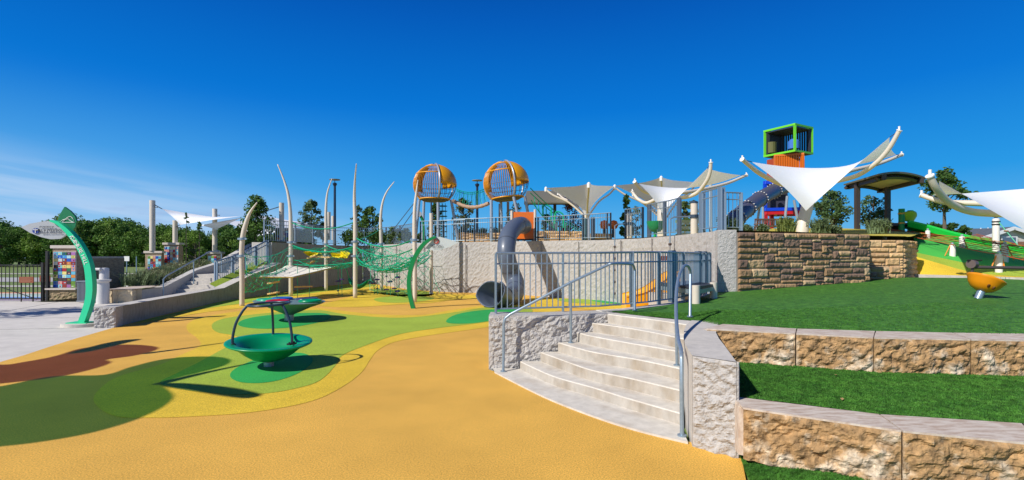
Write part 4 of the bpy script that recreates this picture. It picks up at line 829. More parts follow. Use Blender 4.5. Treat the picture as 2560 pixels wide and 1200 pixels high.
for k in (8, 13, 18, 23):
    p, q = pts[k], pts[k+1]; dd = (q-p).normalized(); g = MB(); g.tube([p-dd*.05, p+dd*.05], .43, 18); o = build('flange', g, TS, t, smooth='auto')
    g = MB(); u = dd.orthogonal().normalized(); v = dd.cross(u)
    for i in range(18): a = i*.349; c = p+(u*math.cos(a)+v*math.sin(a))*.44; g.box(c, (.045, .045, .045))
    build('bolts', g, WHITE, o)
for (x0, y0, x1, y1, d) in ((1903, 490, 1890, 580, 28), (1968, 490, 1960, 580, 27.5), (1985, 500, 2000, 580, 27.5), (1907, 488, 1908, 575, 31)):
    g = MB(); a, b = Q(x0, y0, d), Q(x1, y1, d); g.cyl(a, Vector((b.x, b.y, zt(b.x, b.y))), .07, n=8); build('support', g, SILV, t)
t = thing('park_bench', 'brown slatted bench with pierced back at the foot of the cube tower', 'bench', Q(1925, 580, 20)); BR = mat('bench_brown', (.14, .075, .055), .6)
a, b = Q(1887, 548, 20), Q(1985, 548, 20); g = MB(); g.bar(a, b, .05); g.bar(a-Vector((0, 0, .26)), b-Vector((0, 0, .26)), .05)
for k in range(46): p = a.lerp(b, k/45); g.bar(p, p-Vector((.03*math.sin(k*2), 0, .26)), .02)
build('backrest', g, BR, t); g = MB(); g.box((a+b)/2+Vector((0, -.25, -.3)), (b.x-a.x+.1, .45, .04)); build('seat', g, BR, t)
for p in (a, b):
    g = MB(); g.box(p+Vector((0, -.4, -.42)), (.05, .05, .28)); g.box(p+Vector((0, 0, -.42)), (.05, .05, .3)); g.box(p+Vector((0, -.2, -.2)), (.05, .5, .04)); build('leg', g, BR, t)
# ================================================================ SHADE SAILS
def sail_surf(g, A, B, C_, D_, n=20, sag=.0, ed=.05):
    cen = (A+B+C_+D_)/4
    def f(u, v):
        p = A.lerp(B, u).lerp(D_.lerp(C_, u), v); e = ed*(4*u*(1-u)*(1-4*v*(1-v))+4*v*(1-v)*(1-4*u*(1-u)))
        p = p.lerp(cen, e); p.z -= sag*4*v*(1-v)*(1-u)**1.5; return p
    g.grid(f, n, n)
def sail(label, corners, arms, post, r=.1, sag=.35):
    t = thing('shade_sail', label, 'shade sail', post[0]); g = MB(); sail_surf(g, *corners, sag=sag); build('fabric', g, FABRIC, t, smooth=True)
    for a in arms:
        s = spline(a, 5); n = len(s); g = MB(); g.tube(s, [r*(1-.25*k/n) for k in range(n)], 12); q = build('curved_arm', g, CREAM, t, smooth='auto')
        d = (s[-1]-s[-2]).normalized(); g = MB(); g.tube([s[-1], s[-1]+d*.03], r*.95, 12); g.cyl(s[-1], s[-1]+Vector((0, 0, r*1.6)), r*.35, n=8); build('arm_cap', g, WHITE, q)
    s = spline(post, 5); g = MB(); g.tube(s, [r*2.3]*len(s), 16); build('post', g, CREAM, t, smooth='auto')
    tips = [a[-1] for a in arms]; g = MB()
    for c in corners:
        q = min(tips+[post[-1]], key=lambda p: (p-c).length)
        if .02 < (q-c).length < 1.4: g = MB(); g.cyl(q, c, .012, n=5); build('cable', g, BLACK, t)
    pass
b0 = Q(2004, 582, 18.6)
hub = Q(2025, 470, 19.2)
sail('large white saddle-shaped sail on a leaning cream post in front of the cube tower', (Q(1880, 405, 17.6), Q(2015, 527, 17.9), Q(2224, 343, 16.6), Q(2240, 387, 21.5)),
     [[hub, Q(1960, 462, 18.6), Q(1905, 437, 18.0), Q(1875, 415, 17.7), Q(1856, 399, 17.5)], [hub, Q(2085, 454, 18.4), Q(2140, 440, 17.8), Q(2185, 412, 17.1), Q(2220, 375, 16.7), Q(2248, 327, 16.4)], [hub, Q(2080, 442, 20), Q(2130, 426, 20.6), Q(2195, 410, 21.2), Q(2254, 387, 21.8)]],
     [b0-Vector((0, 0, .3)), Q(2008, 555, 18.7), Q(2017, 520, 18.9), hub], .088)
hub = Q(1662, 484, 22.5)
sail('white sail with two long curved right arms, above the green play cup', (Q(1597, 459, 20.5), Q(1655, 533, 21), Q(1768, 421, 19.6), Q(1852, 438, 24.5)),
     [[hub, Q(1640, 484, 21.6), Q(1610, 478, 20.8), Q(1587, 455, 20.4)], [hub, Q(1700, 494, 21), Q(1740, 484, 20.3), Q(1765, 455, 19.8), Q(1775, 430, 19.6), Q(1777, 407, 19.5)], [hub, Q(1720, 480, 23), Q(1768, 471, 23.8), Q(1821, 457, 24.5), Q(1866, 438, 25)], [hub, Q(1620, 507, 23), Q(1598, 500, 23.2), Q(1588, 490, 23.4), Q(1581, 480, 23.5)]],
     [Q(1655, 598, 21.8), Q(1654, 560, 21.8), Q(1655, 520, 22), hub], .085)
hub = Q(2690, 520, 14.8)
sail('white sail cut by the right edge of the photo, above the red net mound', (Q(2760, 455, 14.3), Q(2650, 628, 14.3), Q(2347, 452, 13.3), Q(2330, 489, 17.9)),
     [[hub+Vector((.4, .4, -.2)), Q(2490, 534, 14.5), Q(2420, 527, 14.0), Q(2370, 504, 13.6), Q(2340, 470, 13.3), Q(2325, 441, 13.2)], [hub+Vector((.4, .4, .1)), Q(2440, 508, 17.2), Q(2360, 505, 17.7), Q(2304, 488, 18.2)], [hub+Vector((.4, .4, 0)), Q(2700, 500, 15.1), Q(2800, 440, 14.6)]],
     [hub, Vector((18.2, 15.4, .6)), Vector((18.1, 15.4, 2.0)), hub+Vector((.4, .4, 0))][1:], .108, 0)
def funnel(label, px, ythroat, d, tips, rthroat=.12, cluster=False):
    """inverted-umbrella canopy hung inside curved arms that spring from one post"""
    c = Q(px, ythroat, d); t = thing('shade_canopy', label, 'shade canopy', (c.x, c.y, zt(c.x, c.y)))
    T = [Q(x, y, dd) for x, y, dd in tips]; n = len(T); g = MB()
    def f(u, v):
        k = int(u*n) % n; s = u*n-int(u*n); e = T[k].lerp(T[(k+1) % n], s); m = (T[k]+T[(k+1) % n])/2; e = e.lerp(c+Vector((0, 0, e.z-c.z)), .30*4*s*(1-s)*.6)
        a = c+Vector(((e.x-c.x), (e.y-c.y), 0)).normalized()*rthroat; q = a.lerp(e, v); q.z = lerp(c.z, e.z, v**.62); return q
    g.grid(f, n*8, 12); build('fabric', g, mat('grey_shade_cloth', (.74, .75, .80), .8, 0, .02, 3, trans=.25), t, smooth=True)
    for e in T:
        m = c.lerp(e, .42); m.z = lerp(c.z, e.z, .50); m2 = c.lerp(e, .8); m2.z = lerp(c.z, e.z, .78)
        g = MB(); s = spline([c-Vector((0, 0, .1)), m, m2, e], 5); g.tube([p-Vector((0, 0, .1)) for p in s], .05, 8); q = build('curved_arm', g, CREAM, t, smooth='auto'); g = MB(); g.lathe(e-Vector((0, 0, .1)), [(0, -.1), (.08, -.08), (.08, .1), (.03, .16), (0, .17)], 8); build('arm_cap', g, WHITE, q)
    g = MB(); g.cyl((c.x, c.y, zt(c.x, c.y)-.2), c, .12, n=12); build('post', g, CREAM, t, smooth='auto')
    return t
funnel('pale funnel-shaped shade canopy on the left, over the teal posts', 1467, 536, 25.5, [(1365, 470, 26), (1472, 459, 22), (1536, 466, 26.5), (1396, 480, 31)])
funnel('grey funnel-shaped canopy partly hidden behind the white sail with four arms', 1660, 545, 29, [(1537, 464, 29), (1653, 443, 25), (1740, 456, 30), (1583, 484, 34)])
t = thing('post_cluster', 'group of teal and silver posts at the foot of the left funnel canopy', 'posts', Q(1470, 600, 22.5))
for x, y0, m, r in ((1462, 545, mat('teal_post', (.07, .15, .17), .4), .11), (1472, 548, SILV, .06), (1482, 543, DKSTEEL, .09)):
    p = Q(x, y0, 22.5); g = MB(); g.cyl((p.x, p.y, 2.3), p, r, n=10); build('post', g, m, t, smooth='auto')
# sails above the tiled columns on the left
def tall_post(px, ytop, ybase, d, r=.13):
    a = Q(px, ytop, d); b = Q(px, ybase, d); g = MB(); g.cyl((b.x, b.y, b.z), a, r, n=16); return g, a, b
t = thing('shade_sail', 'white and cream sails slung between round posts above the tiled columns', 'shade sail', Q(381, 628, 28))
for x, y0, y1, d, r in ((381, 501, 627, 28, .14), (438, 551, 608, 29, .13), (537, 522, 632, 30, .13)):
    g, a, b = tall_post(x, y0, y1, d, r); build('post', g, CREAM, t, smooth='auto')
    g = MB(); g.cyl(a+Vector((0, 0, -.35)), a+Vector((.3, -.02, -.38)), .03, n=6); build('bracket', g, DKSTEEL, t)
g = MB(); sail_surf(g, Q(405, 522, 28), Q(450, 562, 28), Q(604, 540, 24.5), Q(545, 545, 31), 14); build('fabric', g, FABRIC, t, smooth=True)
g = MB(); sail_surf(g, Q(500, 563, 30), Q(540, 574, 28.5), Q(606, 544, 24.5), Q(560, 552, 29), 10); build('fabric', g, mat('grey_shade_cloth', (.74, .75, .80), .8, 0, .02, 3, trans=.25), t, smooth=True)
g = MB(); g.cyl(Q(385, 511, 28), Q(405, 522, 28), .025, n=5); g.cyl(Q(441, 566, 29), Q(450, 562, 28), .025, n=5); build('cables', g, DKSTEEL, t)
t = thing('shade_sail', 'white sail seen through the trees above the terrace railing', 'shade sail', Q(704, 580, 31))
for x, y0, d in ((704, 507, 31), (822, 530, 40), (833, 540, 41)):
    g, a, b = tall_post(x, y0, 600, d, .14); build('post', g, CREAM, t, smooth='auto')
g = MB(); sail_surf(g, Q(612, 530, 33), Q(700, 575, 34), Q(790, 562, 38), Q(690, 545, 40), 12); build('fabric', g, FABRIC, t, smooth=True)
g = MB(); sail_surf(g, Q(560, 552, 36), Q(640, 592, 34), Q(700, 580, 36), Q(640, 552, 40), 12); build('fabric', g, FABRIC, t, smooth=True)
g = MB(); g.cyl(Q(701, 516, 31), Q(640, 535, 32.5), .03, n=5); build('cables', g, DKSTEEL, t)
# ================================================================ SHELTERS
def shelter(label, corners, arch, posts, beam=.12, m_under=None):
    L0, N0, R0, B0 = corners; t = thing('shelter', label, 'shelter', (posts[0][0].x, posts[0][0].y, posts[0][1])); g = MB()
    def f(u, v, dz=0): p = L0.lerp(N0, u).lerp(B0.lerp(R0, u), v); p.z += arch*4*u*(1-u)+dz; return p
    g.grid(lambda u, v: f(u, v), 14, 6); build('roof', g, mat('olive_roof', (.17, .155, .105), .6), t, solid=.07)
    g = MB(); g.grid(lambda u, v: f(.06+.88*u, .05+.9*v, -.10), 12, 4); build('ceiling', g, mat('beige_ceiling', (.66, .58, .48), .8), t)
    BM = mat('bronze_steel', (.055, .04, .033), .5)
    for v in (.06, .94):
        g = MB(); g.tube([f(k/10, v, -.16) for k in range(11)], beam*.5, 4); build('beam', g, BM, t)
    for u in (.1, .9):
        g = MB(); g.bar(f(u, 0, -.14), f(u, 1, -.14), beam, beam*1.3); build('purlin', g, BM, t)
    for p, z0 in posts: g = MB(); g.bar((p.x, p.y, z0), p, .17, .17); build('post', g, BM, t)
shelter('small shelter with curved roof on two dark posts, right of the large white sail', (Q(2109, 462, 23.4), Q(2206, 474, 25), Q(2316, 446, 21.1), Q(2198, 436, 19.8)), .15, [(Q(2143, 458, 22.3), 2.5), (Q(2219, 468, 23.0), 2.5)], .16)
shelter('long dark flat-roofed shelter behind the right climbing pod', (Q(1318, 478, 36), Q(1310, 508, 29), Q(1455, 508, 29), Q(1420, 478, 36)), .12, [(Q(1387, 506, 30), 2.3), (Q(1250, 510, 31), 2.3), (Q(1270, 505, 34), 2.3)], .12)
# ================================================================ SIGNS
def sign_text(t, nm, s, cx, cy, d, size, m, dy=-.012):
    g = MB(); c = Q(cx, cy, d); text_into(g, s, lambda x, y, z: (c.x+x, c.y+dy-z, c.z+y), size, .002); return build(nm, g, m, t)
def outline(pts, d, n=5): return spline([Q(x, y, d) for x, y in pts], n, True)
DS = 12.75; t = thing('arched_sign', 'tall curved green ADVENTURE HILL sign with leaf plates beside the plaza', 'sign', P(205, 812))
SG = mat('sign_green', (.02, .60, .29), .35, 0, .03, 2); SD = mat('leaf_green', (.005, .17, .065), .4); GP = mat('sign_grey', (.40, .42, .44), .45)
cl = spline([Q(x, y, DS) for x, y in ((205, 812), (216, 782), (224, 756), (228, 730), (227.5, 700), (223, 666), (213, 637), (199, 611), (184, 591), (166, 572), (148, 558), (130, 552))], 6)
wd = [lerp(.15, .17, k/20) if k < 20 else lerp(.17, .04, ((k-20)/(len(cl)-21))**2) for k in range(len(cl))]
g = MB(); vs = []
for i, p in enumerate(cl):
    tg = (cl[min(len(cl)-1, i+1)]-cl[max(0, i-1)]).normalized(); nn = Vector((tg.z, 0, -tg.x)); nn = nn if nn.x > 0 else nn
    for s_, y in ((-.5, -.07), (.5, -.07), (.5, .07), (-.5, .07)): vs.append(p+nn*s_*wd[i]+Vector((0, y, 0)))
n = len(cl); g.add(vs, [(i*4+k, i*4+(k+1) % 4, (i+1)*4+(k+1) % 4, (i+1)*4+k) for i in range(n-1) for k in range(4)]+[(3, 2, 1, 0), ((n-1)*4, (n-1)*4+1, (n-1)*4+2, (n-1)*4+3)]); build('stem', g, SG, t)
g = MB(); ol = [(52, 568), (75, 559), (110, 553), (141, 552), (156, 562), (166, 580), (164, 588), (150, 597), (125, 598), (100, 592), (75, 582)]; pp = [Q(x, y, DS+.02) for x, y in ol]; g.prism(pp, (0, .05, 0)); build('grey_leaf', g, GP, t)
g = MB(); ol = [(161, 517), (150, 535), (144, 551), (146, 563), (160, 572), (179, 579), (188, 567), (191, 553), (187, 540), (175, 527)]; g.prism([Q(x, y, DS+.06) for x, y in ol], (0, .05, 0)); build('green_leaf', g, SD, t)
g = MB()
for ln in (((150, 556), (156, 550), (163, 548), (170, 543), (176, 541), (182, 546), (186, 556), (150, 556)), ((155, 556), (162, 549), (170, 547), (176, 552), (182, 555))):
    g.tube([Q(x, y, DS+.05) for x, y in ln], .008, 4)
build('hill_emblem', g, WHITE, t)
INK = mat('ink', (.03, .035, .05), .6); NB = mat('logo_blue', (.01, .04, .25), .5)
sign_text(t, 'lettering', 'SPONSORED BY', 118, 569, DS, .052, INK); sign_text(t, 'lettering', 'HILL & WILKINSON', 129, 578.5, DS, .088, INK); sign_text(t, 'lettering', 'GENERAL CONTRACTORS', 129, 584, DS, .045, INK)
g = MB(); c = Q(89.5, 577, DS); g.prism([c+Vector((.085*math.cos(k*.5236), -.006, .068*math.sin(k*.5236))) for k in range(12)], (0, .02, 0)); o = build('logo_disc', g, NB, t); g = MB(); g.box(c+Vector((0, -.012, 0)), (.014, .006, .11)); g.box(c+Vector((0, -.012, .025)), (.12, .006, .014)); build('logo_cross', g, WHITE, o)
g = MB(); txt = 'ADVENTURE HILL'
s0, s1 = 13+24, 13+9
for i, ch in enumerate(txt):
    if ch == ' ': continue
    k = lerp(47.5, 31.5, i/(len(txt)-1)); a = int(k); p = cl[a].lerp(cl[a+1], k-a); tg = (cl[a]-cl[a+2]).normalized(); up = Vector((-tg.z, 0, tg.x)); up = up if up.x > 0 else -up
    text_into(g, ch, lambda x, y, z, p=p, tg=tg, up=up: tuple(p+tg*x+up*(y-.045)+Vector((0, -.076-z, 0))), .135, .003)
build('vertical_lettering', g, WHITE, t)
g = MB(); c = P(200, 815); g.lathe(c, [(.42, -.02), (.42, .07), (.38, .08), (0, .08)], 28, Matrix.Diagonal((1, .75, 1))); build('concrete_foot', g, CONC, t, smooth='auto')
g = MB(); g.box(c+Vector((.03, 0, .09)), (.5, .34, .025)); build('base_plate', g, SG, t)
# net wall sign
DS = 17.1; t = thing('arched_sign', 'smaller dark green arched NET WALL sign in front of the rope nets', 'sign', P(1034, 773))
cl = spline([Q(x, y, DS) for x, y in ((1034, 773), (1027, 745), (1023, 715), (1024, 690), (1031, 660), (1042, 635), (1058, 612), (1076, 598), (1090, 592))], 5); g = MB(); vs = []
for i, p in enumerate(cl):
    tg = (cl[min(len(cl)-1, i+1)]-cl[max(0, i-1)]).normalized(); nn = Vector((tg.z, 0, -tg.x)); w = .13 if i < 28 else lerp(.13, .06, (i-28)/12)
    for s_, y in ((-.5, -.08), (.5, -.08), (.5, .08), (-.5, .08)): vs.append(p+nn*s_*w+Vector((0, y, 0)))
n = len(cl); g.add(vs, [(i*4+k, i*4+(k+1) % 4, (i+1)*4+(k+1) % 4, (i+1)*4+k) for i in range(n-1) for k in range(4)]+[(3, 2, 1, 0), ((n-1)*4, (n-1)*4+1, (n-1)*4+2, (n-1)*4+3)]); build('stem', g, mat('stem_green', (.0, .22, .055), .4), t)
g = MB(); g.prism([Q(x, y, DS+.02) for x, y in ((1063, 621), (1072, 610), (1088, 593), (1100, 592), (1125, 599), (1146, 606), (1128, 616), (1105, 624), (1085, 627))], (0, .04, 0)); build('grey_leaf', g, mat('plate_light', (.60, .63, .63), .45), t)
g = MB(); c = Q(1091, 603, DS); g.prism([c+Vector((.085*math.cos(k*.449), -.005, .085*math.sin(k*.449))) for k in range(14)], (0, .015, 0)); o = build('red_emblem', g, mat('emblem_red', (.50, .05, .04), .5), t)
g = MB(); g.tube([c+Vector((.05*math.cos(k*.628), -.01, .05*math.sin(k*.628))) for k in range(9)], .006, 4); g.box(c+Vector((.0, -.01, 0)), (.05, .006, .03)); build('emblem_mark', g, WHITE, o)
sign_text(t, 'lettering', 'NET WALL', 1092, 616, DS, .085, INK); sign_text(t, 'lettering', 'CLIMB UP AND OVER', 1093, 620, DS, .035, INK)
# a third arch far behind
t = thing('arched_sign', 'far green arched sign with grey disc behind the leftmost tusk post', 'sign', Q(1058, 605, 27)); g = MB(); g.tube(spline([Q(x, y, 27) for x, y in ((1060, 606), (1060, 575), (1056, 550), (1048, 534), (1042, 528))], 4), .07, 6); build('stem', g, mat('stem_green', (.0, .22, .055), .4), t); g = MB(); c = Q(1045, 535, 26.9); g.prism([c+Vector((.2*math.cos(k*.5236), 0, .16*math.sin(k*.5236))) for k in range(12)], (0, .04, 0)); build('disc', g, GP, t)
# ================================================================ TILED STONE COLUMNS
TILE = mat('glazed_tile', (.5, .5, .5), .25, attr=True, var=.12, vs=30); TANST = mat('tan_stone', (.40, .29, .19), .9, 0, .2, 8, .5, 40, col2=(.29, .20, .13), thr=(.48, .55), stretch=(1, 1, 3))
PAL = [(.02, .05, .35), (.45, .02, .03), (.12, .45, .60), (.75, .36, .30), (.03, .18, .08), (.75, .28, .05), (.25, .55, .60), (.02, .10, .50), (.70, .60, .20), (.06, .04, .04), (.40, .65, .70), (.15, .30, .03), (.25, .03, .02), (.62, .62, .58), (.35, .14, .35), (.05, .25, .6)]
def tilecol(label, x0, x1, ytop, ybot, d, cols, rows, tx0, tx1, ty0, ty1, depth=.9, seed=0, plinth=None, pal=None):
    a, b = Q(x0, ytop, d), Q(x1, ybot, d); t = thing('tiled_column', label, 'tiled column', ((a.x+b.x)/2, d, b.z)); w = b.x-a.x
    g = MB(); g.box(((a.x+b.x)/2, d+depth/2, (a.z+b.z)/2-.05), (w, depth, a.z-b.z-.1)); build('stone_shaft', g, TANST, t)
    g = MB(); g.box(((a.x+b.x)/2, d+depth/2, a.z-.05), (w+.12, depth+.12, .12)); build('cap_stone', g, mat('cap_stone', (.55, .48, .42), .8, 0, .08, 6), t, bevel=.01)
    rnd = random.Random(seed); g = MB(); p, q = Q(tx0, ty0, d), Q(tx1, ty1, d); tw, th = (q.x-p.x)/cols, (p.z-q.z)/rows; PL = pal or PAL
    g.box(((p.x+q.x)/2, d-.006, (p.z+q.z)/2), (q.x-p.x+.03, .02, p.z-q.z+.03), tint=(.5, .48, .45))
    for i in range(cols):
        for j in range(rows):
            c = Vector(rnd.choice(PL)); cx, cz = p.x+tw*(i+.5), q.z+th*(j+.5)
            g.box((cx, d-.02, cz), (tw*.92, .02, th*.90), tint=tuple(c*rnd.uniform(.8, 1.15)))
            if rnd.random() < .6: k = Vector(rnd.choice(PL)); g.box((cx+tw*rnd.uniform(-.15, .15), d-.031, cz+th*rnd.uniform(-.15, .15)), (tw*rnd.uniform(.2, .5), .004, th*rnd.uniform(.2, .5)), tint=tuple(k))
    build('tile_mosaic', g, TILE, t)
    if plinth:
        a, b = Q(plinth[0], plinth[2], d), Q(plinth[1], plinth[3], d); g = MB()
        wall_band(g, [(a.x, d-.16, b.z-.05, a.z), (b.x, d-.16, b.z-.05, a.z)], depth+.3, .06, .04, 3, 6, .06); build('rough_plinth', g, BUILDST if False else mat('plinth_stone', (.30, .22, .13), .9, 0, .3, 5, .5, 30, col2=(.20, .20, .09), thr=(.5, .7)), t)
        g = MB(); g.box(((a.x+b.x)/2, d+depth/2-.05, a.z+.02), (b.x-a.x+.06, depth+.4, .06)); build('plinth_cap', g, mat('cap_stone', (.55, .48, .42), .8, 0, .08, 6), t)
tilecol('large tiled stone column on a rough plinth nearest the black gate', 132, 191, 614, 725, 20, 5, 11, 135, 190, 630, 719, .3, 4, (128, 200, 723, 752))
tilecol('lower tiled column under the tallest round post, brown-edged', 363, 404, 628, 692, 28, 5, 7, 370, 403, 640, 688, .2, 7)
tilecol('taller bright tiled column right of the brown-edged one', 410, 447, 607, 692, 28.6, 5, 10, 412, 446, 617, 684, .38, 9, pal=PAL[:3]+[(.25, .6, .75), (.6, .62, .6), (.12, .45, .65), (.7, .3, .25), (.7, .6, .3)])
tilecol('small tiled column far up the garden stairs behind the grasses', 518, 553, 630, 672, 30, 4, 5, 521, 550, 640, 668, .25, 12)
tilecol('tiled column behind the terrace railing at the top of the stairs', 688, 735, 570, 608, 31, 5, 5, 692, 728, 577, 604, .9, 15)
t = thing('stone_wall', 'plain tan stone wall behind the drinking fountain and bin', 'wall', Q(250, 720, 23)); g = MB(); a, b = Q(203, 645, 22), Q(311, 722, 23.5)
wall_band(g, [(Q(200, 700, 21.6).x, 21.6, -.1, 1.65), (Q(311, 700, 23.6).x, 23.6, -.1, 1.65)], .5, .3, .0, margin=0); build('stonework', g, TANST, t)
g = MB(); wall_band(g, [(Q(199, 700, 21.6).x, 21.56, 1.65, 1.73), (Q(312, 700, 23.6).x, 23.56, 1.65, 1.73)], .6, .5, 0, margin=0); build('cap_stone', g, mat('cap_stone', (.55, .48, .42), .8, 0, .08, 6), t)
t = thing('stone_wall', 'low pale limestone seat wall between the fountain and the garden stairs', 'wall', P(305, 758)); g = MB()
a, b, c = P(268, 757), P(330, 757), P(348, 752); wall_band(g, [(a.x-.4, a.y+1.2, -.05, .5), (a.x, a.y, -.05, .5), (b.x, b.y, -.05, .5), (c.x, c.y, -.05, .48)], .6, .06, .03, 4, 5, .06); build('stonework', g, mat('pale_limestone', (.62, .50, .33), .9, 0, .15, 3, .4, 40), t)
g = MB(); sheet(g, [(a.x-.45, a.y+3.2, .505), (a.x-.45, a.y+1.2, .505), (a.x-.05, a.y-.05, .505), (b.x, b.y-.05, .505), (c.x+.2, c.y, .505), (c.x+.1, c.y+1.6, .505), (b.x-.6, b.y+1.9, .505), (b.x-1.2, b.y+3.4, .505)]); build('seat_top', g, LEDGE_TOP, t)
# fountain, bin, gate
c = P(257, 759); t = thing('drinking_fountain', 'white round drinking fountain with bottle filler on the plaza', 'drinking fountain', c); FW = mat('fountain_white', (.62, .60, .58), .4)
g = MB(); g.lathe(c, [(.20, 0), (.20, .72), (.19, .8), (0, .8)], 24); build('pedestal', g, FW, t, smooth='auto')
g = MB(); g.lathe(c+Vector((.0, -.02, .8)), [(.15, -.05), (.26, .02), (.27, .09), (.23, .10), (0, .06)], 24); build('basin', g, FW, t, smooth='auto')
g = MB(); g.lathe(c+Vector((.02, .04, .86)), [(.15, 0), (.15, .42), (.13, .45), (0, .46)], 20); build('bottle_filler', g, FW, t, smooth='auto'); g = MB(); g.box(c+Vector((-.1, -.12, 1.27)), (.3, .16, .09)); build('spout_hood', g, FW, t, bevel=.02)
g = MB(); g.lathe(c+Vector((-.24, -.1, .62)), [(.0, -.12), (.14, -.02), (.15, .06), (0, .05)], 16); build('low_basin', g, FW, t, smooth='auto')
c = P(216, 757); t = thing('litter_bin', 'grey slatted litter bin behind the curved green sign', 'bin', c); g = MB(); w = .66; BG = mat('bin_grey', (.20, .23, .27), .5, .3)
for k in range(15):
    x = lerp(-w/2, w/2, k/14)
    for y in (0, .6): g.box(c+Vector((x, y, .42)), (.026, .012, .74))
for k in range(12):
    for s in (-1, 1): g.box(c+Vector((s*w/2, .05*k+.02, .42)), (.012, .026, .74))
build('slats', g, BG, t)
for z in (.06, .80): g = MB(); g.box(c+Vector((0, .3, z)), (w+.05, .66, .05)); build('band', g, BG, t)
g = MB(); g.box(c+Vector((0, .3, .4)), (w-.06, .52, .66)); build('liner', g, mat('bin_dark', (.02, .022, .025), .6), t)
t = thing('metal_gate', 'black picket gate and posts at the left edge of the photo', 'gate', P(108, 753)); b = P(104, 753); xl = -26.0
g = MB(); n = int((b.x-xl)/.155)
for k in range(n): x = b.x-.155*(k+1); g.bar((x, b.y, .08), (x, b.y, 1.42), .02)
build('pickets', g, BLACK, t)
for z in (.1, 1.4): g = MB(); g.bar((xl, b.y, z), (b.x, b.y, z), .04); build('rail', g, BLACK, t)
g = MB(); g.bar(Q(0, 717, b.y), Q(92, 748, b.y), .025); build('brace', g, BLACK, t)
for px, h in ((97, 1.5), (108.5, 1.95)): q = P(px, 754); g = MB(); g.bar((q.x, b.y, 0), (q.x, b.y, h), .09); build('gate_post', g, BLACK, t)
for x0, x1, yy, d, ln in ((48, 84, 692, 19.6, 1), (99, 126, 689, 21.5, 0)):
    a, b = Q(x0, yy, d), Q(x1, yy+15, d); t = thing('notice_board', ['small rust brown notice board right of the black gate post', 'rust brown notice board seen through the gate pickets'][ln], 'notice board', ((a.x+b.x)/2, d, 0)); g = MB(); g.box(((a.x+b.x)/2, d, (a.z+b.z)/2), (b.x-a.x, .02, a.z-b.z)); build('panel', g, mat('notice_brown', (.26, .065, .025), .6), t)
    g = MB(); 
    for k in range(4): g.box(((a.x+b.x)/2-.02*(k % 2), d-.014, lerp(a.z, b.z, .2+.2*k)), ((b.x-a.x)*(.8-.1*(k % 2)), .004, .012))
    build('text_lines', g, mat('pale_ink', (.45, .22, .13), .6), t); g = MB()
    for x in (a.x+.05, b.x-.05): g.bar((x, d+.03, 0), (x, d+.03, a.z), .03)
    build('legs', g, BLACK, t)
for px, y0, y1, d, lab, w in ((317, 641, 700, 45, 'white street sign on a thin post beyond the stone wall', .55), (341, 641, 690, 52, 'bare thin grey post beside the white street sign', 0)):
    a, b = Q(px, y0, d), Q(px, y1, d); t = thing('street_sign', lab, 'street sign', (a.x, d, 0)); g = MB(); g.cyl((a.x, d, 0), a, .045, n=6); build('post', g, GALV, t)
    if w: g = MB(); g.box((a.x, d-.04, a.z-.2), (.5, .02, .42)); build('sign_plate', g, WHITE, t)
# ================================================================ RIGHT SIDE
def bollard(px, y0, y1, d, lab, r=.088, tall=False):
    a, b = Q(px, y0, d), Q(px, y1, d); t = thing('net_post', lab, 'post', b, 'white posts holding the red rope net'); g = MB(); g.lathe((a.x, a.y, 0), [(r, b.z-.3), (r, a.z-.03), (r*.9, a.z-.01), (r*.5, a.z), (0, a.z+.01)], 14); build('post', g, mat('post_white', (.80, .74, .68), .45), t, smooth='auto')
    if tall:
        for z in (.12, .22): g = MB(); g.lathe((a.x, a.y, a.z-z), [(r+.02, -.02), (r+.02, .02)], 14); build('collar', g, BLACK, t)
    g = MB(); g.lathe((a.x, a.y, a.z+.02), [(r*.5, 0), (r*.45, .05), (0, .06)], 10); build('cap', g, SILV if not tall else BLACK, t)
bollard(2212, 579, 604, 20.8, 'small white net post just above the tan stone wall', .075)
bollard(2319.5, 576, 605, 20.2, 'white net post furthest back on the left of the mound', .08)
bollard(2381, 612, 646, 17.2, 'white net post alone low on the green slope')
bollard(2405, 591, 627, 18.8, 'white net post in the middle of the red net')
bollard(2490, 546, 624, 18.6, 'tallest white net post with black collars and a beaded rope', .105, True)
bollard(2512, 610, 652, 16.6, 'white net post at the right near the photo edge')
bollard(2497, 634, 674, 14.9, 'nearest white net post standing partly in the sail shadow')
t = thing('beaded_rope', 'green rope with a brown disc slanting right from the tallest white post', 'rope', Q(2490, 555, 18.6)); g = MB(); a, b = Q(2497, 555, 18.5), Q(2552, 622, 17.8); g.cyl(a, b, .018, n=5); build('rope', g, ROPE, t); c = a.lerp(b, .35); g = MB(); g.lathe(c, [(0, -.03), (.07, -.02), (.07, .02), (0, .03)], 12, Matrix.Rotation(.3, 3, 'Y')); build('disc', g, mat('tan_disc', (.35, .2, .12), .6), t)
t = thing('rope_net', 'long red rope net stretched low over the green mound', 'climbing net', Q(2400, 620, 17)); NC_save = NC
def rnet(c, sag, nu, nv, r=.010, seed=0):
    a, b, d, e = c; g = MB(); rnd = random.Random(seed)
    f = lambda i, j: (lambda u, v: a.lerp(b, u).lerp(e.lerp(d, u), v)-Vector((0, 0, sag*4*u*(1-u))))(i/nu, j/nv)
    for j in range(nv+1): tri_rope(g, [f(i, j) for i in range(nu+1)], r*(1.5 if j in (0, nv) else 1))
    for i in range(0, nu, 2):
        for j in range(nv): tri_rope(g, [f(i+(j % 2), j), f(min(nu, i+1+(j % 2)), j+1)], r*.7)
    build('net_panel', g, RROPE, t)
rnet((Q(2200, 577, 20.5), Q(2383, 612, 17.1), Q(2408, 594, 18.7), Q(2215, 572, 23)), .0, 16, 5)
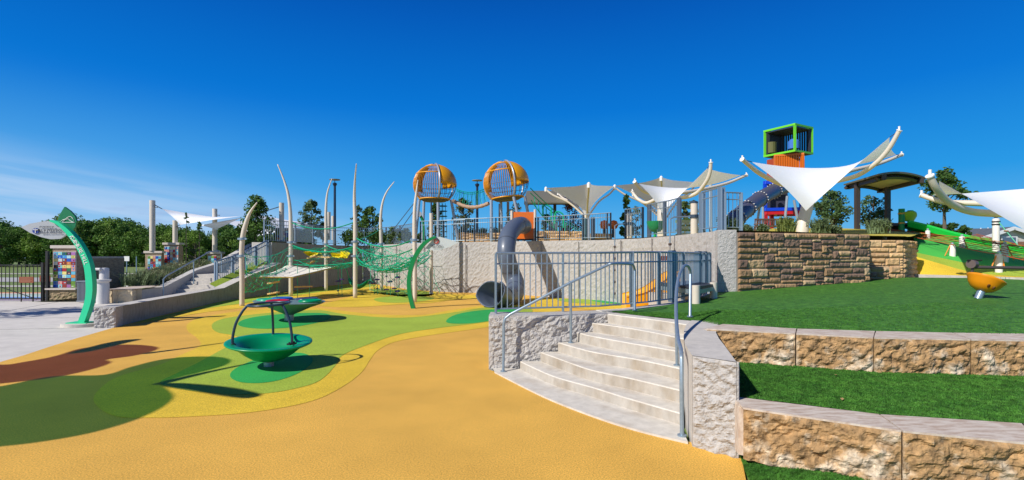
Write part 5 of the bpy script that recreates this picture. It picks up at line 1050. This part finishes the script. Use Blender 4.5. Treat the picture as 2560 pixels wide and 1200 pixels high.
rnet((Q(2383, 612, 17.1), Q(2500, 636, 14.9), Q(2514, 612, 16.5), Q(2408, 594, 18.7)), .04, 12, 5)
rnet((Q(2408, 594, 18.7), Q(2514, 612, 16.5), Q(2600, 625, 17), Q(2440, 585, 21)), .0, 10, 5)
rnet((Q(2500, 636, 14.9), Q(2640, 660, 13), Q(2640, 632, 15), Q(2514, 612, 16.5)), .04, 10, 5)
g = MB()
for (x0, y0, x1, y1, d) in ((2375, 614, 2362, 640, 17.2), (2491, 638, 2479, 668, 14.9), (2504, 638, 2511, 668, 14.9), (2518, 615, 2535, 650, 16.4), (2410, 600, 2420, 622, 18.5)): g.cyl(Q(x0, y0, d), Q(x1, y1, d-.1), .018, n=5)
build('guy_ropes', g, mat('orange_rope', (.70, .22, .02), .6), t)
t = thing('roller_slide', 'long bright green slide running down the ridge of the mound', 'slide', Q(2300, 580, 23)); g = MB(); BGN = mat('bright_green', (.0, .50, .06), .4)
s = spline([Q(2258, 563, 23), Q(2300, 573, 22.6), Q(2360, 590, 22), Q(2420, 604, 21.4), Q(2470, 611, 21), Q(2510, 620, 20.4), Q(2560, 638, 19.6), Q(2640, 665, 18.6)], 5); vs = []
for p in s:
    for x, z in ((-.5, .12), (-.5, .2), (-.42, .2), (-.36, .02), (.36, .02), (.42, .2), (.5, .2), (.5, .12), (.4, -.08), (-.4, -.08)): vs.append(p+Vector((x*.3, x, z)))
g.add(vs, [(i*10+k, i*10+(k+1) % 10, (i+1)*10+(k+1) % 10, (i+1)*10+k) for i in range(len(s)-1) for k in range(10)]); build('chute', g, BGN, t)
for px, y0, dd in ((2254, 522, 22.8), (2276, 526, 24)):
    g = MB(); a = Q(px, y0, dd); g.cyl((a.x, dd, 2.6), a, .12, n=12); build('entry_post', g, mat('post_green', (.0, .30, .06), .4), t, smooth='auto')
    g = MB(); [g.lathe((a.x, dd, Q(px, yy, dd).z), [(.14, -.03), (.14, .03)], 12) for yy in (534, 558)]; build('clamp', g, YEL, t)
g = MB(); a, b, c, d_ = Q(2258, 531, 22.7), Q(2291, 540, 23.2), Q(2278, 560, 23.6), Q(2261, 553, 22.8)
g.grid(lambda u, v: a.lerp(b, u).lerp(d_.lerp(c, u), v)+Vector((0, -.25*math.sin(u*3.14), .12*math.sin(u*3.14)*(1-v))), 10, 8); build('entry_hood', g, mat('lime_plastic', (.35, .50, .02), .4), t, smooth=True, solid=.05)
g = MB(); p = Q(2236, 562, 23.2); g.box(p, (.8, .8, .12)); g.box(p-Vector((0, 0, .3)), (.7, .06, .5)); build('entry_deck', g, mat('deck_brown', (.10, .06, .06), .6), t)
c = P(2446, 744, .985); t = thing('cup_spinner', 'tilted orange cup spinner standing alone on the turf at the right', 'spinner', c); OS = mat('cup_orange', (.78, .27, .006), .3, 0, .03, 3)
Rt = Matrix.Rotation(math.radians(25), 3, 'Y'); ax = Rt @ Vector((0, 0, 1)); b0 = c+Vector((.03, 0, .10))
g = MB(); g.lathe(b0+ax*.02, [(r_*.88, z_*.95) for r_, z_ in ((0, .0), (.10, .01), (.19, .055), (.26, .13), (.305, .225), (.33, .255), (.325, .268), (.29, .262), (.25, .17), (.17, .09), (0, .06))], 40, Rt @ Matrix.Diagonal((1, 1, 1))); build('cup', g, OS, t, smooth=True)
g = MB(); g.cyl(c-ax*.03, c+ax*.14, .058, .062, n=16); build('stem', g, GALV, t, smooth='auto')
for a in (-1.9, -1.45):
    v = Rt @ Vector((math.cos(a)*.2, math.sin(a)*.2, .11)); n_ = Vector((v.x, v.y, -.1)).normalized(); g = MB(); g.lathe(b0+v, [(0, .014), (.02, .01), (.024, -.01)], 12, n_.to_track_quat('Z', 'Y').to_matrix() @ Matrix.Diagonal((1, 1.7, 1))); build('grip_hole', g, mat('hole_dark', (.10, .03, .0), .6), t)
t = thing('seesaw', 'dark grey seesaw beam with a round end disc and handle behind the orange cup', 'seesaw', P(2620, 745, 1.0)); SB = mat('seesaw_grey', (.09, .075, .07), .45, .2)
e = Q(2432, 668, 9.9); f_ = Q(2700, 672, 9.5); g = MB(); g.cyl(e, f_, .03, n=12); build('beam', g, SB, t, smooth='auto')
c = Q(2431, 660, 9.9); g = MB(); g.tube([c+Vector((-.05, -.02, 0)), c+Vector((.05, .02, 0))], .082, 20); build('end_disc', g, mat('disc_brown', (.14, .10, .09), .4), t, smooth='auto')
g = MB(); g.cyl(c+Vector((-.1, 0, .07)), c+Vector((.14, -.05, .075)), .014, n=8); build('handle', g, BLACK, t)
g = MB(); g.cyl(c+Vector((0, 0, -.07)), c+Vector((.0, .02, -.33)), .022, n=8); g.cyl(c+Vector((0, .02, -.33)), c+Vector((.05, .02, -.36)), .022, n=8); build('footrest', g, SB, t)
m_ = e.lerp(f_, .85); g = MB(); g.cyl((m_.x, m_.y, .9), (m_.x, m_.y, m_.z), .05, n=12); build('pivot_post', g, SB, t, smooth='auto')
# house
t = thing('house', 'cream and white gabled house with dark shingle roof beyond the mound', 'house', (56, 62, 1)); RF = mat('shingle', (.10, .115, .135), .8, 0, .2, 3, .4, 8); TR = mat('fascia', (.78, .78, .78), .6); SI = mat('siding', (.60, .56, .50), .8); 
D = 58.0
def H(x, y, dd=0): return Q(x, y, D+dd)
apex = H(2525, 571); lE = H(2436, 600); rE = H(2614, 600)
g = MB(); g.prism([H(2445, 598), H(2525, 573), H(2605, 598), H(2605, 640), H(2445, 640)], (0, 1, 0)); build('gable_wall', g, SI, t)
g = MB(); g.prism([H(2445, 604, -.1), H(2605, 604, -.1), H(2605, 640, -.1), H(2445, 640, -.1)], (0, .05, 0)); build('brick_base', g, mat('brick', (.25, .13, .08), .9, 0, .2, 6), t)
g = MB()
for a, b in ((lE, apex), (apex, rE)): g.bar(a+Vector((0, -.5, 0)), b+Vector((0, -.5, 0)), .15, .35)
build('fascia_board', g, TR, t)
g = MB(); bk = Vector((0, 14, 0)); fr = Vector((0, -.5, .12)); g.add([lE+fr, apex+fr, apex+bk, lE+bk, rE+fr, rE+bk], [(0, 1, 2, 3), (1, 4, 5, 2)]); o = build('roof', g, RF, t, solid=.12)
g = MB(); rr = [H(2352, 603, -1), H(2418, 596, 2), H(2440, 600, 0), H(2490, 572, 9), H(2370, 575, 9), H(2345, 590, 5)]
g.add([H(2350, 592, 3), H(2436, 600, 3), H(2500, 571, 10), H(2395, 573, 10)], [(0, 1, 2, 3)]); build('roof', g, RF, t, solid=.1)
g = MB(); g.prism([H(2405, 581, 2.6), H(2452, 603, 2.6), H(2452, 640, 2.6), H(2360, 640, 2.6), H(2360, 590, 2.6)], (0, .4, 0)); build('side_wall', g, mat('blue_siding', (.32, .40, .50), .8), t)
g = MB(); g.bar(H(2400, 580, 2.4), H(2448, 602, 2.4), .12, .35); build('fascia_board', g, TR, t)
for x, y in ((2452, 572), (2470, 571), (2481, 572), (2446, 578)): g = MB(); p = H(x, y, 5); g.cyl(p-Vector((0, 0, .5)), p+Vector((0, 0, .1)), .07, n=6); build('vent_pipe', g, TR, o)
g = MB(); g.box(H(2523, 601, -.2), (1.8, .1, .9)); w_ = build('window', g, TR, t); g = MB(); g.box(H(2523, 601, -.27), (1.5, .04, .7)); build('pane', g, mat('pane', (.10, .14, .20), .15), w_)
# small play things on the terrace
t = thing('play_cup', 'green ribbed play cup on a curved stalk behind the railing', 'play cup', Q(1636, 600, 17.8)); g = MB(); c = Q(1640, 562, 17.8)
g.lathe(c, [(0, -.26), (.14, -.24), (.24, -.14), (.30, 0), (.32, .12), (.28, .12), (.2, 0), (0, -.1)], 22); build('cup', g, mat('cup_green', (.01, .22, .08), .4), t, smooth='auto'); g = MB(); g.tube(spline([c+Vector((0, 0, -.2)), c+Vector((-.03, 0, -.35)), c+Vector((-.08, 0, -.65))], 4), .05, 8); build('stalk', g, mat('stalk_green', (.0, .36, .10), .4), t)
for px, lab in ((1511, 'left of two orange ball seats far behind the railing'), (1534, 'right of two orange ball seats far behind the railing')):
    c = Q(px, 562, 28); t = thing('ball_seat', lab, 'ball seat', c-Vector((0, 0, .6)), 'orange balls on the terrace'); g = MB(); g.lathe(c, [(0, -.26), (.18, -.2), (.27, 0), (.18, .2), (0, .26)], 14); build('ball', g, mat('ball_orange', (.75, .16, .02), .4), t, smooth=True); g = MB(); g.cyl(c-Vector((0, 0, .25)), c-Vector((0, 0, .7)), .1, n=8); build('stalk', g, DKSTEEL, t)
t = thing('slotted_climber', 'lime green slotted climbing panel between the terrace railings', 'climber', Q(1715, 590, 22)); g = MB()
for y0, y1, sk in ((550, 562, 6), (565, 574, 9), (577, 587, 6)):
    for k in range(17):
        x = 1692+k*3.2; g.bar(Q(x, y1, 22), Q(x+sk*.6, y0, 22), .03, .03)
build('slots', g, mat('pale_slot', (.45, .50, .42), .6), t); g = MB()
g.prism([Q(1690, 550, 22.1), Q(1720, 546, 22.1), Q(1752, 549, 22.1), Q(1752, 556, 22.1), Q(1690, 557, 22.1)], (0, .06, 0)); g.prism([Q(1690, 574, 22.1), Q(1752, 573, 22.1), Q(1752, 577, 22.1), Q(1690, 578, 22.1)], (0, .06, 0)); g.prism([Q(1690, 585, 22.1), Q(1752, 582, 22.1), Q(1752, 588, 22.1), Q(1690, 590, 22.1)], (0, .06, 0)); build('panel', g, mat('lime_panel', (.22, .35, .04), .5), t)
t = thing('cabinet', 'grey louvred cabinet behind the railing right of the orange panel', 'cabinet', Q(1382, 583, 28)); c = Q(1382, 569, 28); g = MB(); g.box(c, (.46, .5, .6)); build('body', g, mat('cabinet_grey', (.30, .32, .38), .5), t); g = MB()
for k in range(7): g.box(c+Vector((-.18+.06*k, -.26, 0)), (.02, .02, .52))
build('louvres', g, mat('bin_grey', (.20, .23, .27), .5, .3), t)
t = thing('picnic_table', 'small dark picnic table behind the railing beside the cabinet', 'table', Q(1405, 580, 28)); c = Q(1404, 566, 28.5); g = MB(); g.box(c, (.7, .6, .05)); build('table_top', g, DKSTEEL, t); g = MB(); g.cyl(c, c-Vector((0, 0, .5)), .05); build('leg', g, DKSTEEL, t)
def lowwall(label, x0, x1, yt, yb, d, seed):
    a, b = Q(x0, yt, d), Q(x1, yb, d+.4); stone_thing(label, [((a.x, d, 0), (b.x, d+.4, 0), 2.2, a.z)], (a.x, d, 2.4), True)
lowwall('low tan stone wall on the terrace below the rope log bridge', 1140, 1258, 581, 600, 27.6, 1)
lowwall('low tan stone wall on the terrace behind the right railing, left stretch', 1345, 1455, 577, 600, 26, 2)
lowwall('low tan stone wall on the terrace behind the post cluster, right stretch', 1482, 1530, 583, 600, 26, 3)
def lamp(px, ytop, d, label):
    a = Q(px, ytop, d); t = thing('street_lamp', label, 'street lamp', (a.x, d, 2.4)); g = MB(); g.cyl((a.x, d, 2.3), (a.x, d, a.z-.35), .09, .075, n=10); build('pole', g, mat('lamp_blue', (.012, .03, .07), .4), t, smooth='auto')
    g = MB(); g.lathe((a.x, d, a.z-.3), [(.08, -.1), (.15, .05), (.09, .12), (.0, .14)], 12); build('lantern', g, mat('lamp_blue', (.012, .03, .07), .4), t)
    g = MB(); g.lathe((a.x, d, a.z), [(.0, .02), (.34, 0), (.34, .04), (0, .07)], 18); build('lamp_shade', g, mat('shade_disc', (.20, .19, .16), .5), t); g = MB(); g.cyl((a.x, d, a.z-.2), (a.x, d, a.z), .02, n=6); build('stem', g, BLACK, t)
lamp(837, 450, 33, 'dark blue lamp post with disc top between the second and third tusk posts'); lamp(1193, 452, 33, 'dark blue lamp post with disc top between the two climbing pods')
t = thing('flagpole', 'thin pale steel pole rising behind the curved sail arms', 'pole', Q(1777, 600, 30)); g = MB(); g.cyl(Q(1777, 600, 30), Q(1776, 455, 30), .1, n=10); build('pole', g, mat('pale_steel', (.35, .45, .55), .4), t, smooth='auto')
g = MB(); g.cyl(Q(1770, 458, 30), Q(1778, 458, 30), .03, n=6); build('arm', g, DKSTEEL, t)
# big translucent flower shade, standing left of the photographer, whose petals throw the coloured shadows
def petals(label, outs, h, col, base, m2=None):
    t = thing('petal_shade', label, 'shade sculpture', base)
    m = bpy.data.materials.new('tinted_panel'); m.use_nodes = True; N = m.node_tree.nodes; l = m.node_tree.links.new; tr = N.new('ShaderNodeBsdfTransparent'); tr.inputs[0].default_value = (*col, 1); mx = N.new('ShaderNodeMixShader'); mx.inputs[0].default_value = .95
    b = N['Principled BSDF']; b.inputs['Base Color'].default_value = (*[c**.6 for c in col], 1); b.inputs['Roughness'].default_value = .3; l(b.outputs[0], mx.inputs[1]); l(tr.outputs[0], mx.inputs[2]); l(mx.outputs[0], N['Material Output'].inputs[0])
    off = -SH*(h/math.tan(SUN_EL))
    for kind, ol in outs:
        pts = [P(x, y) for x, y in ol]; pts = [Vector((p.x+off.x, p.y+off.y, h)) for p in pts]
        if kind == 'stem': g = MB(); g.tube(spline(pts, 3), [.03+.05*k/(3*(len(pts)-1)) for k in range(3*(len(pts)-1)+1)], 8); build('stalk', g, CREAM, t)
        else:
            g = MB(); sp = spline(pts, 5, True); sheet(g, sp); build('petal', g, m if kind == 'leaf' else SD, t, solid=.03)
    c = P(*outs[0][1][0]); base = (c.x+off.x-.3, c.y+off.y, 0); g = MB(); g.tube(spline([Vector(base), Vector(base)+Vector((-.2, 0, h*.6)), Vector((c.x+off.x, c.y+off.y, h-.08))], 6), .1, 10); build('post', g, CREAM, t, smooth='auto')
petals('green translucent petal canopy on a post just left of the camera view', [('leaf', [(-260, 1040), (-200, 990), (0, 966), (130, 941), (262, 937), (330, 917), (410, 898), (490, 892), (550, 894), (576, 902), (560, 915), (500, 932), (440, 946), (398, 960), (415, 972), (432, 990), (420, 1008), (380, 1032), (300, 1062), (180, 1092), (0, 1116), (-200, 1120)]), ('dark', [(404, 961), (450, 959), (520, 964), (590, 972), (640, 983), (652, 989), (620, 996), (560, 990), (480, 976), (425, 968)]), ('stem', [(640, 907), (560, 923), (480, 941), (402, 960)])], 4.2, (.32, .53, .12), (-11.2, 2.2, 0))
petals('amber translucent petal canopy on a post left of the camera view', [('leaf', [(-300, 940), (-150, 908), (0, 912), (60, 905), (140, 890), (200, 872), (270, 863), (340, 862), (392, 868), (380, 878), (330, 890), (266, 899), (276, 906), (240, 920), (160, 939), (60, 953), (-120, 965)]), ('dark', [(170, 884), (210, 872), (260, 859), (310, 850), (352, 848), (320, 856), (270, 868), (215, 880)]), ('stem', [(570, 856), (470, 870), (370, 883)])], 4.2, (.49, .26, .10), (-14.5, 4.2, 0))
# ================================================================ TREES AND PLANTS
LM = [mat('leaf_dark', (.06, .13, .025), .7, 0, .5, 1.4, trans=.25, spec=.3), mat('leaf_mid', (.085, .17, .028), .7, 0, .5, 1.4, trans=.25, spec=.3), mat('leaf_grey', (.10, .16, .05), .7, 0, .4, 2, trans=.2), mat('leaf_purple', (.12, .035, .05), .7, 0, .4, 2, trans=.2)]
BARK = mat('bark', (.13, .10, .075), .9, 0, .2, 10)
def crown_mesh(rnd, blobs, n, s, g):
    for _ in range(n):
        c, r = rnd.choice(blobs); v = Vector((rnd.gauss(0, 1), rnd.gauss(0, 1), rnd.gauss(0, 1))).normalized()*(rnd.random()**.35)
        p = Vector(c)+Vector((v.x*r[0], v.y*r[0], v.z*r[1])); a = Vector((rnd.gauss(0, 1), rnd.gauss(0, 1), rnd.gauss(0, .7))).normalized(); b = a.cross(Vector((rnd.gauss(0, 1), rnd.gauss(0, 1), rnd.gauss(0, 1)))).normalized(); k = s*rnd.uniform(.6, 1.3)
        g.add([p-a*k, p-b*k*.5, p+a*k, p+b*k*.5], [(0, 1, 2, 3)])
def tree(label, base, H_, W_, m, n=1500, leaf=.09, trunk=.28, seed=0, lim=7, open_=1.0, group=None, name='tree', cat='tree', tr=.06, shape='oval'):
    rnd = random.Random(seed); base = Vector(base); t = thing(name, label, cat, base, group); g = MB(); blobs = []; top = H_*trunk
    g.tube(spline([base, base+Vector((.03*H_*rnd.uniform(-1, 1), 0, top)), base+Vector((0, 0, H_*.93))], 4), [tr*(1-.85*k/8) for k in range(9)], 7, cap=False)
    for k in range(lim*5):
        f = rnd.random(); z = lerp(top, H_*.96, f); a = k*2.4+rnd.random(); wf = math.sin(math.pi*min(1, .18+f*.80))**.7 if shape == 'oval' else (1-f)**.6
        rr = W_/2*wf*rnd.uniform(.35, 1.0)*(1); e = base+Vector((rr*math.cos(a), rr*math.sin(a), z))
        s0 = base+Vector((0, 0, max(top*.8, z-rr*.8))); g.tube([s0, s0.lerp(e, .5)+Vector((0, 0, .05*H_*rnd.random())), e], [tr*.35, tr*.2, tr*.08], 4, cap=False)
        blobs.append((e, (W_*.155*open_*rnd.uniform(.6, 1.35), W_*.15*open_*rnd.uniform(.6, 1.2))))
    build('trunk', g, BARK, t); g = MB(); crown_mesh(rnd, blobs, n, leaf, g); build('crown', g, m, t); return t
def ptree(label, px, ytop, ybase, d, wpx, m, **k):
    b = Q(px, ybase, d); return tree(label, b, (ybase-ytop)*d/F, wpx*d/F, m, **k)
G2 = 'young trees on the play terrace'
ptree('full young tree with dark leaves left of the leftmost tall tusk post', 640, 492, 668, 30, 88, LM[1], n=3600, leaf=.10, trunk=.12, seed=1, lim=12, open_=1.25)
ptree('pointed young tree between the first and second tall tusk posts', 778, 500, 600, 33, 58, LM[2], n=1900, leaf=.09, trunk=.1, seed=2, lim=9, group=G2)
ptree('small round tree just left of the lamp post between the tusks', 806, 556, 604, 34, 34, LM[1], n=700, leaf=.08, trunk=.1, seed=22, group=G2)
ptree('slim tree behind the tallest tusk post', 893, 514, 604, 36, 38, LM[2], n=1200, leaf=.09, trunk=.1, seed=3, group=G2)
ptree('broad young tree right of the tallest tusk post', 926, 515, 604, 34, 52, LM[1], n=1900, leaf=.09, trunk=.08, seed=4, lim=9, group=G2)
ptree('dark narrow tree standing behind the left climbing pod legs', 1088, 506, 606, 31, 34, LM[0], n=1700, leaf=.08, trunk=.05, seed=5, lim=9, group=G2)
ptree('feathery olive tree below the rope log bridge', 1158, 494, 606, 33, 58, mat('leaf_olive', (.085, .10, .018), .7, 0, .4, 2, trans=.25), n=2400, leaf=.07, trunk=.1, seed=6, lim=10, group=G2)
ptree('sparse olive tree behind the right climbing pod legs', 1290, 508, 600, 34, 52, mat('leaf_olive', (.085, .10, .018), .7, 0, .4, 2, trans=.25), n=1300, leaf=.07, trunk=.1, seed=7, lim=8, group=G2)
ptree('small bushy tree beside the grey cabinet', 1366, 535, 600, 31, 32, LM[0], n=900, leaf=.07, trunk=.1, seed=8, group=G2)
ptree('small purple-leaved tree left of the funnel canopy post', 1424, 508, 598, 31, 60, LM[3], n=1100, leaf=.07, trunk=.2, seed=9, lim=9, group=G2)
ptree('upright dark evergreen tree between the canopy and the white sail', 1567, 484, 600, 27, 36, LM[0], n=2200, leaf=.08, trunk=.08, seed=10, lim=10, shape='cone', group=G2)
ptree('thin tree right of the upright evergreen', 1590, 515, 600, 28, 36, LM[2], n=500, leaf=.06, trunk=.15, seed=11, group=G2)
ptree('narrow tree behind the white sail post', 1712, 495, 595, 26, 30, LM[2], n=1300, leaf=.07, trunk=.05, seed=12, lim=9, group=G2)
ptree('thin open tree right of the narrow tree behind the sail', 1733, 500, 595, 27, 44, LM[2], n=600, leaf=.06, trunk=.2, seed=13, group=G2)
ptree('wide leafy tree right of the large white sail post', 2080, 477, 582, 24, 86, mat('leaf_blue', (.08, .15, .05), .7, 0, .4, 2, trans=.2), n=2600, leaf=.075, trunk=.15, seed=14, lim=10, open_=.9, group=G2)
ptree('open young tree between the two shelter posts', 2183, 482, 582, 25, 68, mat('leaf_blue', (.08, .15, .05), .7, 0, .4, 2, trans=.2), n=1500, leaf=.07, trunk=.18, seed=15, lim=9, open_=.9, group=G2)
ptree('tall young oak with bare trunk behind the red net mound', 2362, 421, 585, 26, 96, LM[0], n=2300, leaf=.09, trunk=.38, seed=16, lim=7, open_=.95, tr=.10)
for i, (px, yt, d) in enumerate(((2330, 556, 34), (2352, 561, 35), (2380, 560, 33), (2404, 566, 34), (2290, 566, 36))):
    ptree(['dark bush at the ridge left of the oak trunk', 'dark bush right behind the oak trunk', 'dark spiky bush right of the oak trunk', 'dark bush against the house eaves', 'dark low bush behind the green slide entry'][i], px, yt, 600, d, 38, LM[0], n=900, leaf=.12, trunk=.02, seed=30+i, name='bush', cat='bush', group='dark bushes beyond the mound')
for i, (px, yt) in enumerate(((466, 525), (499, 548))):
    ptree(['taller thin leafy sapling between the shade posts', 'shorter thin leafy sapling left of the third shade post'][i], px, yt, 680, 26, 16, LM[1], n=330, leaf=.06, trunk=.3, seed=40+i, lim=6, group='saplings on the grass bank', tr=.03)
for i, (px, yt, yb, d, w) in enumerate(((985, 572, 606, 31, 40), (1012, 575, 606, 30, 30), (1052, 585, 606, 30, 24), (880, 580, 606, 32, 60), (945, 582, 606, 32, 60), (765, 580, 606, 32, 46))):
    ptree(['rounded shrub behind the railing near the left pod', 'second rounded shrub behind the railing near the left pod', 'small brown-green shrub below the far arched sign', 'dark hedge clump behind the railing beside the tallest tusk', 'dark hedge clump right of the tallest tusk', 'hedge clump below the pointed tree'][i], px, yt, yb, d, w, LM[0 if i > 2 else 2], n=900, leaf=.09, trunk=.02, seed=50+i, name='shrub', cat='shrub', group='shrubs on the terrace', open_=1.5)
tree('tall street tree left of the camera view shading the plaza', (-20.2, 11.6, 0), 7.6, 3.4, LM[1], n=1800, leaf=.11, trunk=.62, seed=77, lim=7)
# tufts along the wall tops
def tuft(label, base, h, w, m, n=120, seed=0, group='grassy shrubs along the wall tops', name='ornamental_plant'):
    rnd = random.Random(seed); g = MB(); base = Vector(base)
    for _ in range(n):
        a = rnd.random()*6.283; q = base+Vector((w*.18*rnd.gauss(0, 1), w*.18*rnd.gauss(0, 1), 0)); e = q+Vector((math.cos(a)*w*.5*rnd.random(), math.sin(a)*w*.5*rnd.random(), h*rnd.uniform(.5, 1))); m_ = q.lerp(e, .5)+Vector((0, 0, h*.12)); s = Vector((-math.sin(a), math.cos(a), 0))*.010*(1+h*1.5)
        g.add([q-s, q+s, m_+s, m_-s, e], [(0, 1, 2, 3), (3, 2, 4)])
        for k in range(4): c = q.lerp(e, rnd.uniform(.3, 1)); v = Vector((rnd.gauss(0, 1), rnd.gauss(0, 1), rnd.gauss(0, 1)))*.03; g.add([c, c+v, c+Vector((v.y, -v.x, v.z))], [(0, 1, 2)])
    return tag(build(name, g, m), label, 'plant', group)
GT = mat('tuft_green', (.16, .22, .10), .8, 0, .3, 5, trans=.2); GT2 = mat('tuft_dark', (.06, .12, .06), .8, 0, .3, 5, trans=.2)
for i, (px, yt, d, w, lab, m) in enumerate(((1812, 540, 14, 30, 'blue-green shrub between the last railing posts', GT2), (1836, 548, 14, 26, 'leafy shrub against the last railing post', GT), (1868, 563, 14.5, 22, 'low tuft right of the last railing', GT), (1906, 563, 14.5, 26, 'low tuft in front of the bench, left', GT), (1964, 540, 14.5, 36, 'yellow-green bush in front of the bench, right', mat('tuft_lime', (.22, .27, .07), .8, 0, .3, 5, trans=.2)), (2050, 545, 14.8, 46, 'feathery shrub right of the large sail post', GT), (2088, 565, 15, 24, 'low tuft at the foot of the wide leafy tree', GT), (2196, 545, 16, 50, 'big feathery grass between the two stone walls', GT))):
    b = Q(px, 584, d); tuft(lab, (b.x, d, min(b.z, 2.45)), (585-yt)*d/F, w*d/F, m, 260, i)
for i, (px, yt, w) in enumerate(((1158, 566, 24), (1180, 568, 22), (1206, 566, 26), (1235, 566, 26))):
    tuft(['wispy grass on the low tan wall, leftmost', 'wispy grass on the low tan wall left of the lamp', 'wispy grass on the low tan wall right of the lamp', 'wispy grass on the low tan wall at its right end'][i], (Q(px, 584, 28.3).x, 28.3, 2.9), (583-yt)*28.3/F+.1, w*28/F, GT2, 110, 60+i)
rnd = random.Random(8)
spots = [(375, 708, 22, 1.0), (392, 704, 22.5, .9), (415, 695, 23.2, .8), (440, 688, 24, .8), (462, 680, 25, .8), (480, 676, 25.6, .8), (503, 668, 26.6, .8), (520, 664, 27.5, .7), (395, 690, 25.5, .8), (425, 684, 26, .8), (450, 672, 27.5, .7), (360, 705, 23.5, .7)]
for i, (px, py, d, h) in enumerate(spots):
    b = Q(px, py, d); tuft(['grass clump beside the garden stairs, %s' % s for s in ('nearest the seat wall', 'just behind the nearest clump', 'in front of the taller tiled column', 'below the bent handrail', 'right of the taller sapling foot', 'beside the shorter sapling foot', 'left of the small tiled column', 'at the foot of the small tiled column', 'below the brown-edged column', 'below the taller tiled column', 'far back between the saplings', 'leftmost by the path')][i],
         (b.x-.3, b.y, b.z-.15), .75*h, 1.5*h, mat('fountain_grass', (.24, .25, .13), .85, 0, .3, 3, trans=.2) if i % 3 else GT, 260, 80+i, 'fountain grasses beside the garden stairs', 'planted_clump')
# woodland edge beyond the field: every tree its own object
protos = []
FL = [mat('wood_dark', (.085, .18, .022), .75, 0, .55, .9, trans=.2), mat('wood_mid', (.16, .27, .035), .75, 0, .5, .9, trans=.2)]
def woodtree(seed, H_, W_, m, lab, base):
    rnd = random.Random(seed); t = thing('woodland_tree', lab, 'tree', base, 'trees along the far edge of the field'); g = MB(); B = Vector(base)
    g.tube([B, B+Vector((.1, 0, H_*.7))], [.2, .06], 6, cap=False)
    blobs = []
    for k in range(26):
        f = rnd.random()**.8; z = lerp(.12, .92, f)*H_; a = rnd.random()*6.283; rr = W_*.5*math.sin(math.pi*lerp(.28, .97, f))**.8*rnd.uniform(.45, 1); e = B+Vector((rr*math.cos(a), rr*math.sin(a), z)); blobs.append((e, (W_*.14*rnd.uniform(.7, 1.4), W_*.12*rnd.uniform(.7, 1.3)))); g.tube([B+Vector((0, 0, z*.6)), e], [.07, .02], 3, cap=False)
    build('trunk', g, BARK, t); g = MB(); crown_mesh(rnd, blobs, 5200, .17, g); build('crown', g, m, t); return t
for i in range(5): protos.append(woodtree(200+i, 7.0, 7.4, FL[i % 2], 'prototype', (0, 0, 0)))
wh = ['behind the left part of the gate', 'behind the gate', 'left of the leaf sign', 'below the grey leaf', 'behind the green leaf', 'right of the green leaf', 'behind the curved sign', 'behind the stone wall', 'above the fountain', 'above the street sign', 'left of the tallest round post', 'right of the tallest round post', 'above the bright tiled column', 'left of the sapling', 'between the saplings', 'right of the saplings', 'left of the small tiled column', 'above the small tiled column', 'left of the first tusk', 'behind the first tusk', 'right of the first tusk', 'behind the young tree', 'left of the stair top', 'behind the terrace rail', 'near the second tusk', 'behind the second tusk', 'behind the terrace trees', 'at the far right end']
k = 0
for row, (d, n, h0, adj) in enumerate(((96, 22, 1.12, 'tall back-row tree'), (84, 24, .92, 'bushy front-row tree'))):
    for i in range(n):
        px = lerp(-60, 760, (i+.5*row)/n)+rnd.uniform(-8, 8); x = (px-1280)/F*d; s = h0*rnd.uniform(.82, 1.15)
        if px < 60: s *= 1.05
        if 150 < px < 330: s *= 1.12
        if px > 400: s *= .88
        src = protos[k % 5]; lab = '%s %s' % (adj, wh[min(len(wh)-1, int(i*len(wh)/n))])
        if k < 5: o = src; o.location = (x, d, -.1); o['label'] = lab
        else: o = dup(src, (x, d+rnd.uniform(-2, 2), -.1), lab)
        o.rotation_euler.z = rnd.uniform(0, 6.28); o.scale = (s*rnd.uniform(.9, 1.15), s*rnd.uniform(.9, 1.15), s)
        k += 1
# ================================================================ SMALL WEAR AND LITTER
rnd = random.Random(21)
LL = mat('dry_leaf', (.42, .26, .10), .8, 0, .3, 20)
for i, (x, y, z, lab) in enumerate(((2.85, 4.42, .505, 'single dry leaf on the middle turf terrace'), (3.35, 5.30, .51, 'dry leaf at the foot of the upper limestone block'), (2.42, 3.92, .15, 'dry leaf on the bottom turf near the lower block'), (-3.05, 3.55, .006, 'tiny pale leaf on the orange rubber floor'))):
    g = MB(); a = rnd.random()*6; u = Vector((math.cos(a), math.sin(a), .1))*.035; v = Vector((-math.sin(a), math.cos(a), .2))*.015; c = Vector((x, y, z+.012)); g.add([c-u, c-v+Vector((0, 0, .006)), c+u, c+v], [(0, 1, 2, 3)]); tag(build('dry_leaf', g, LL), lab, 'leaf')
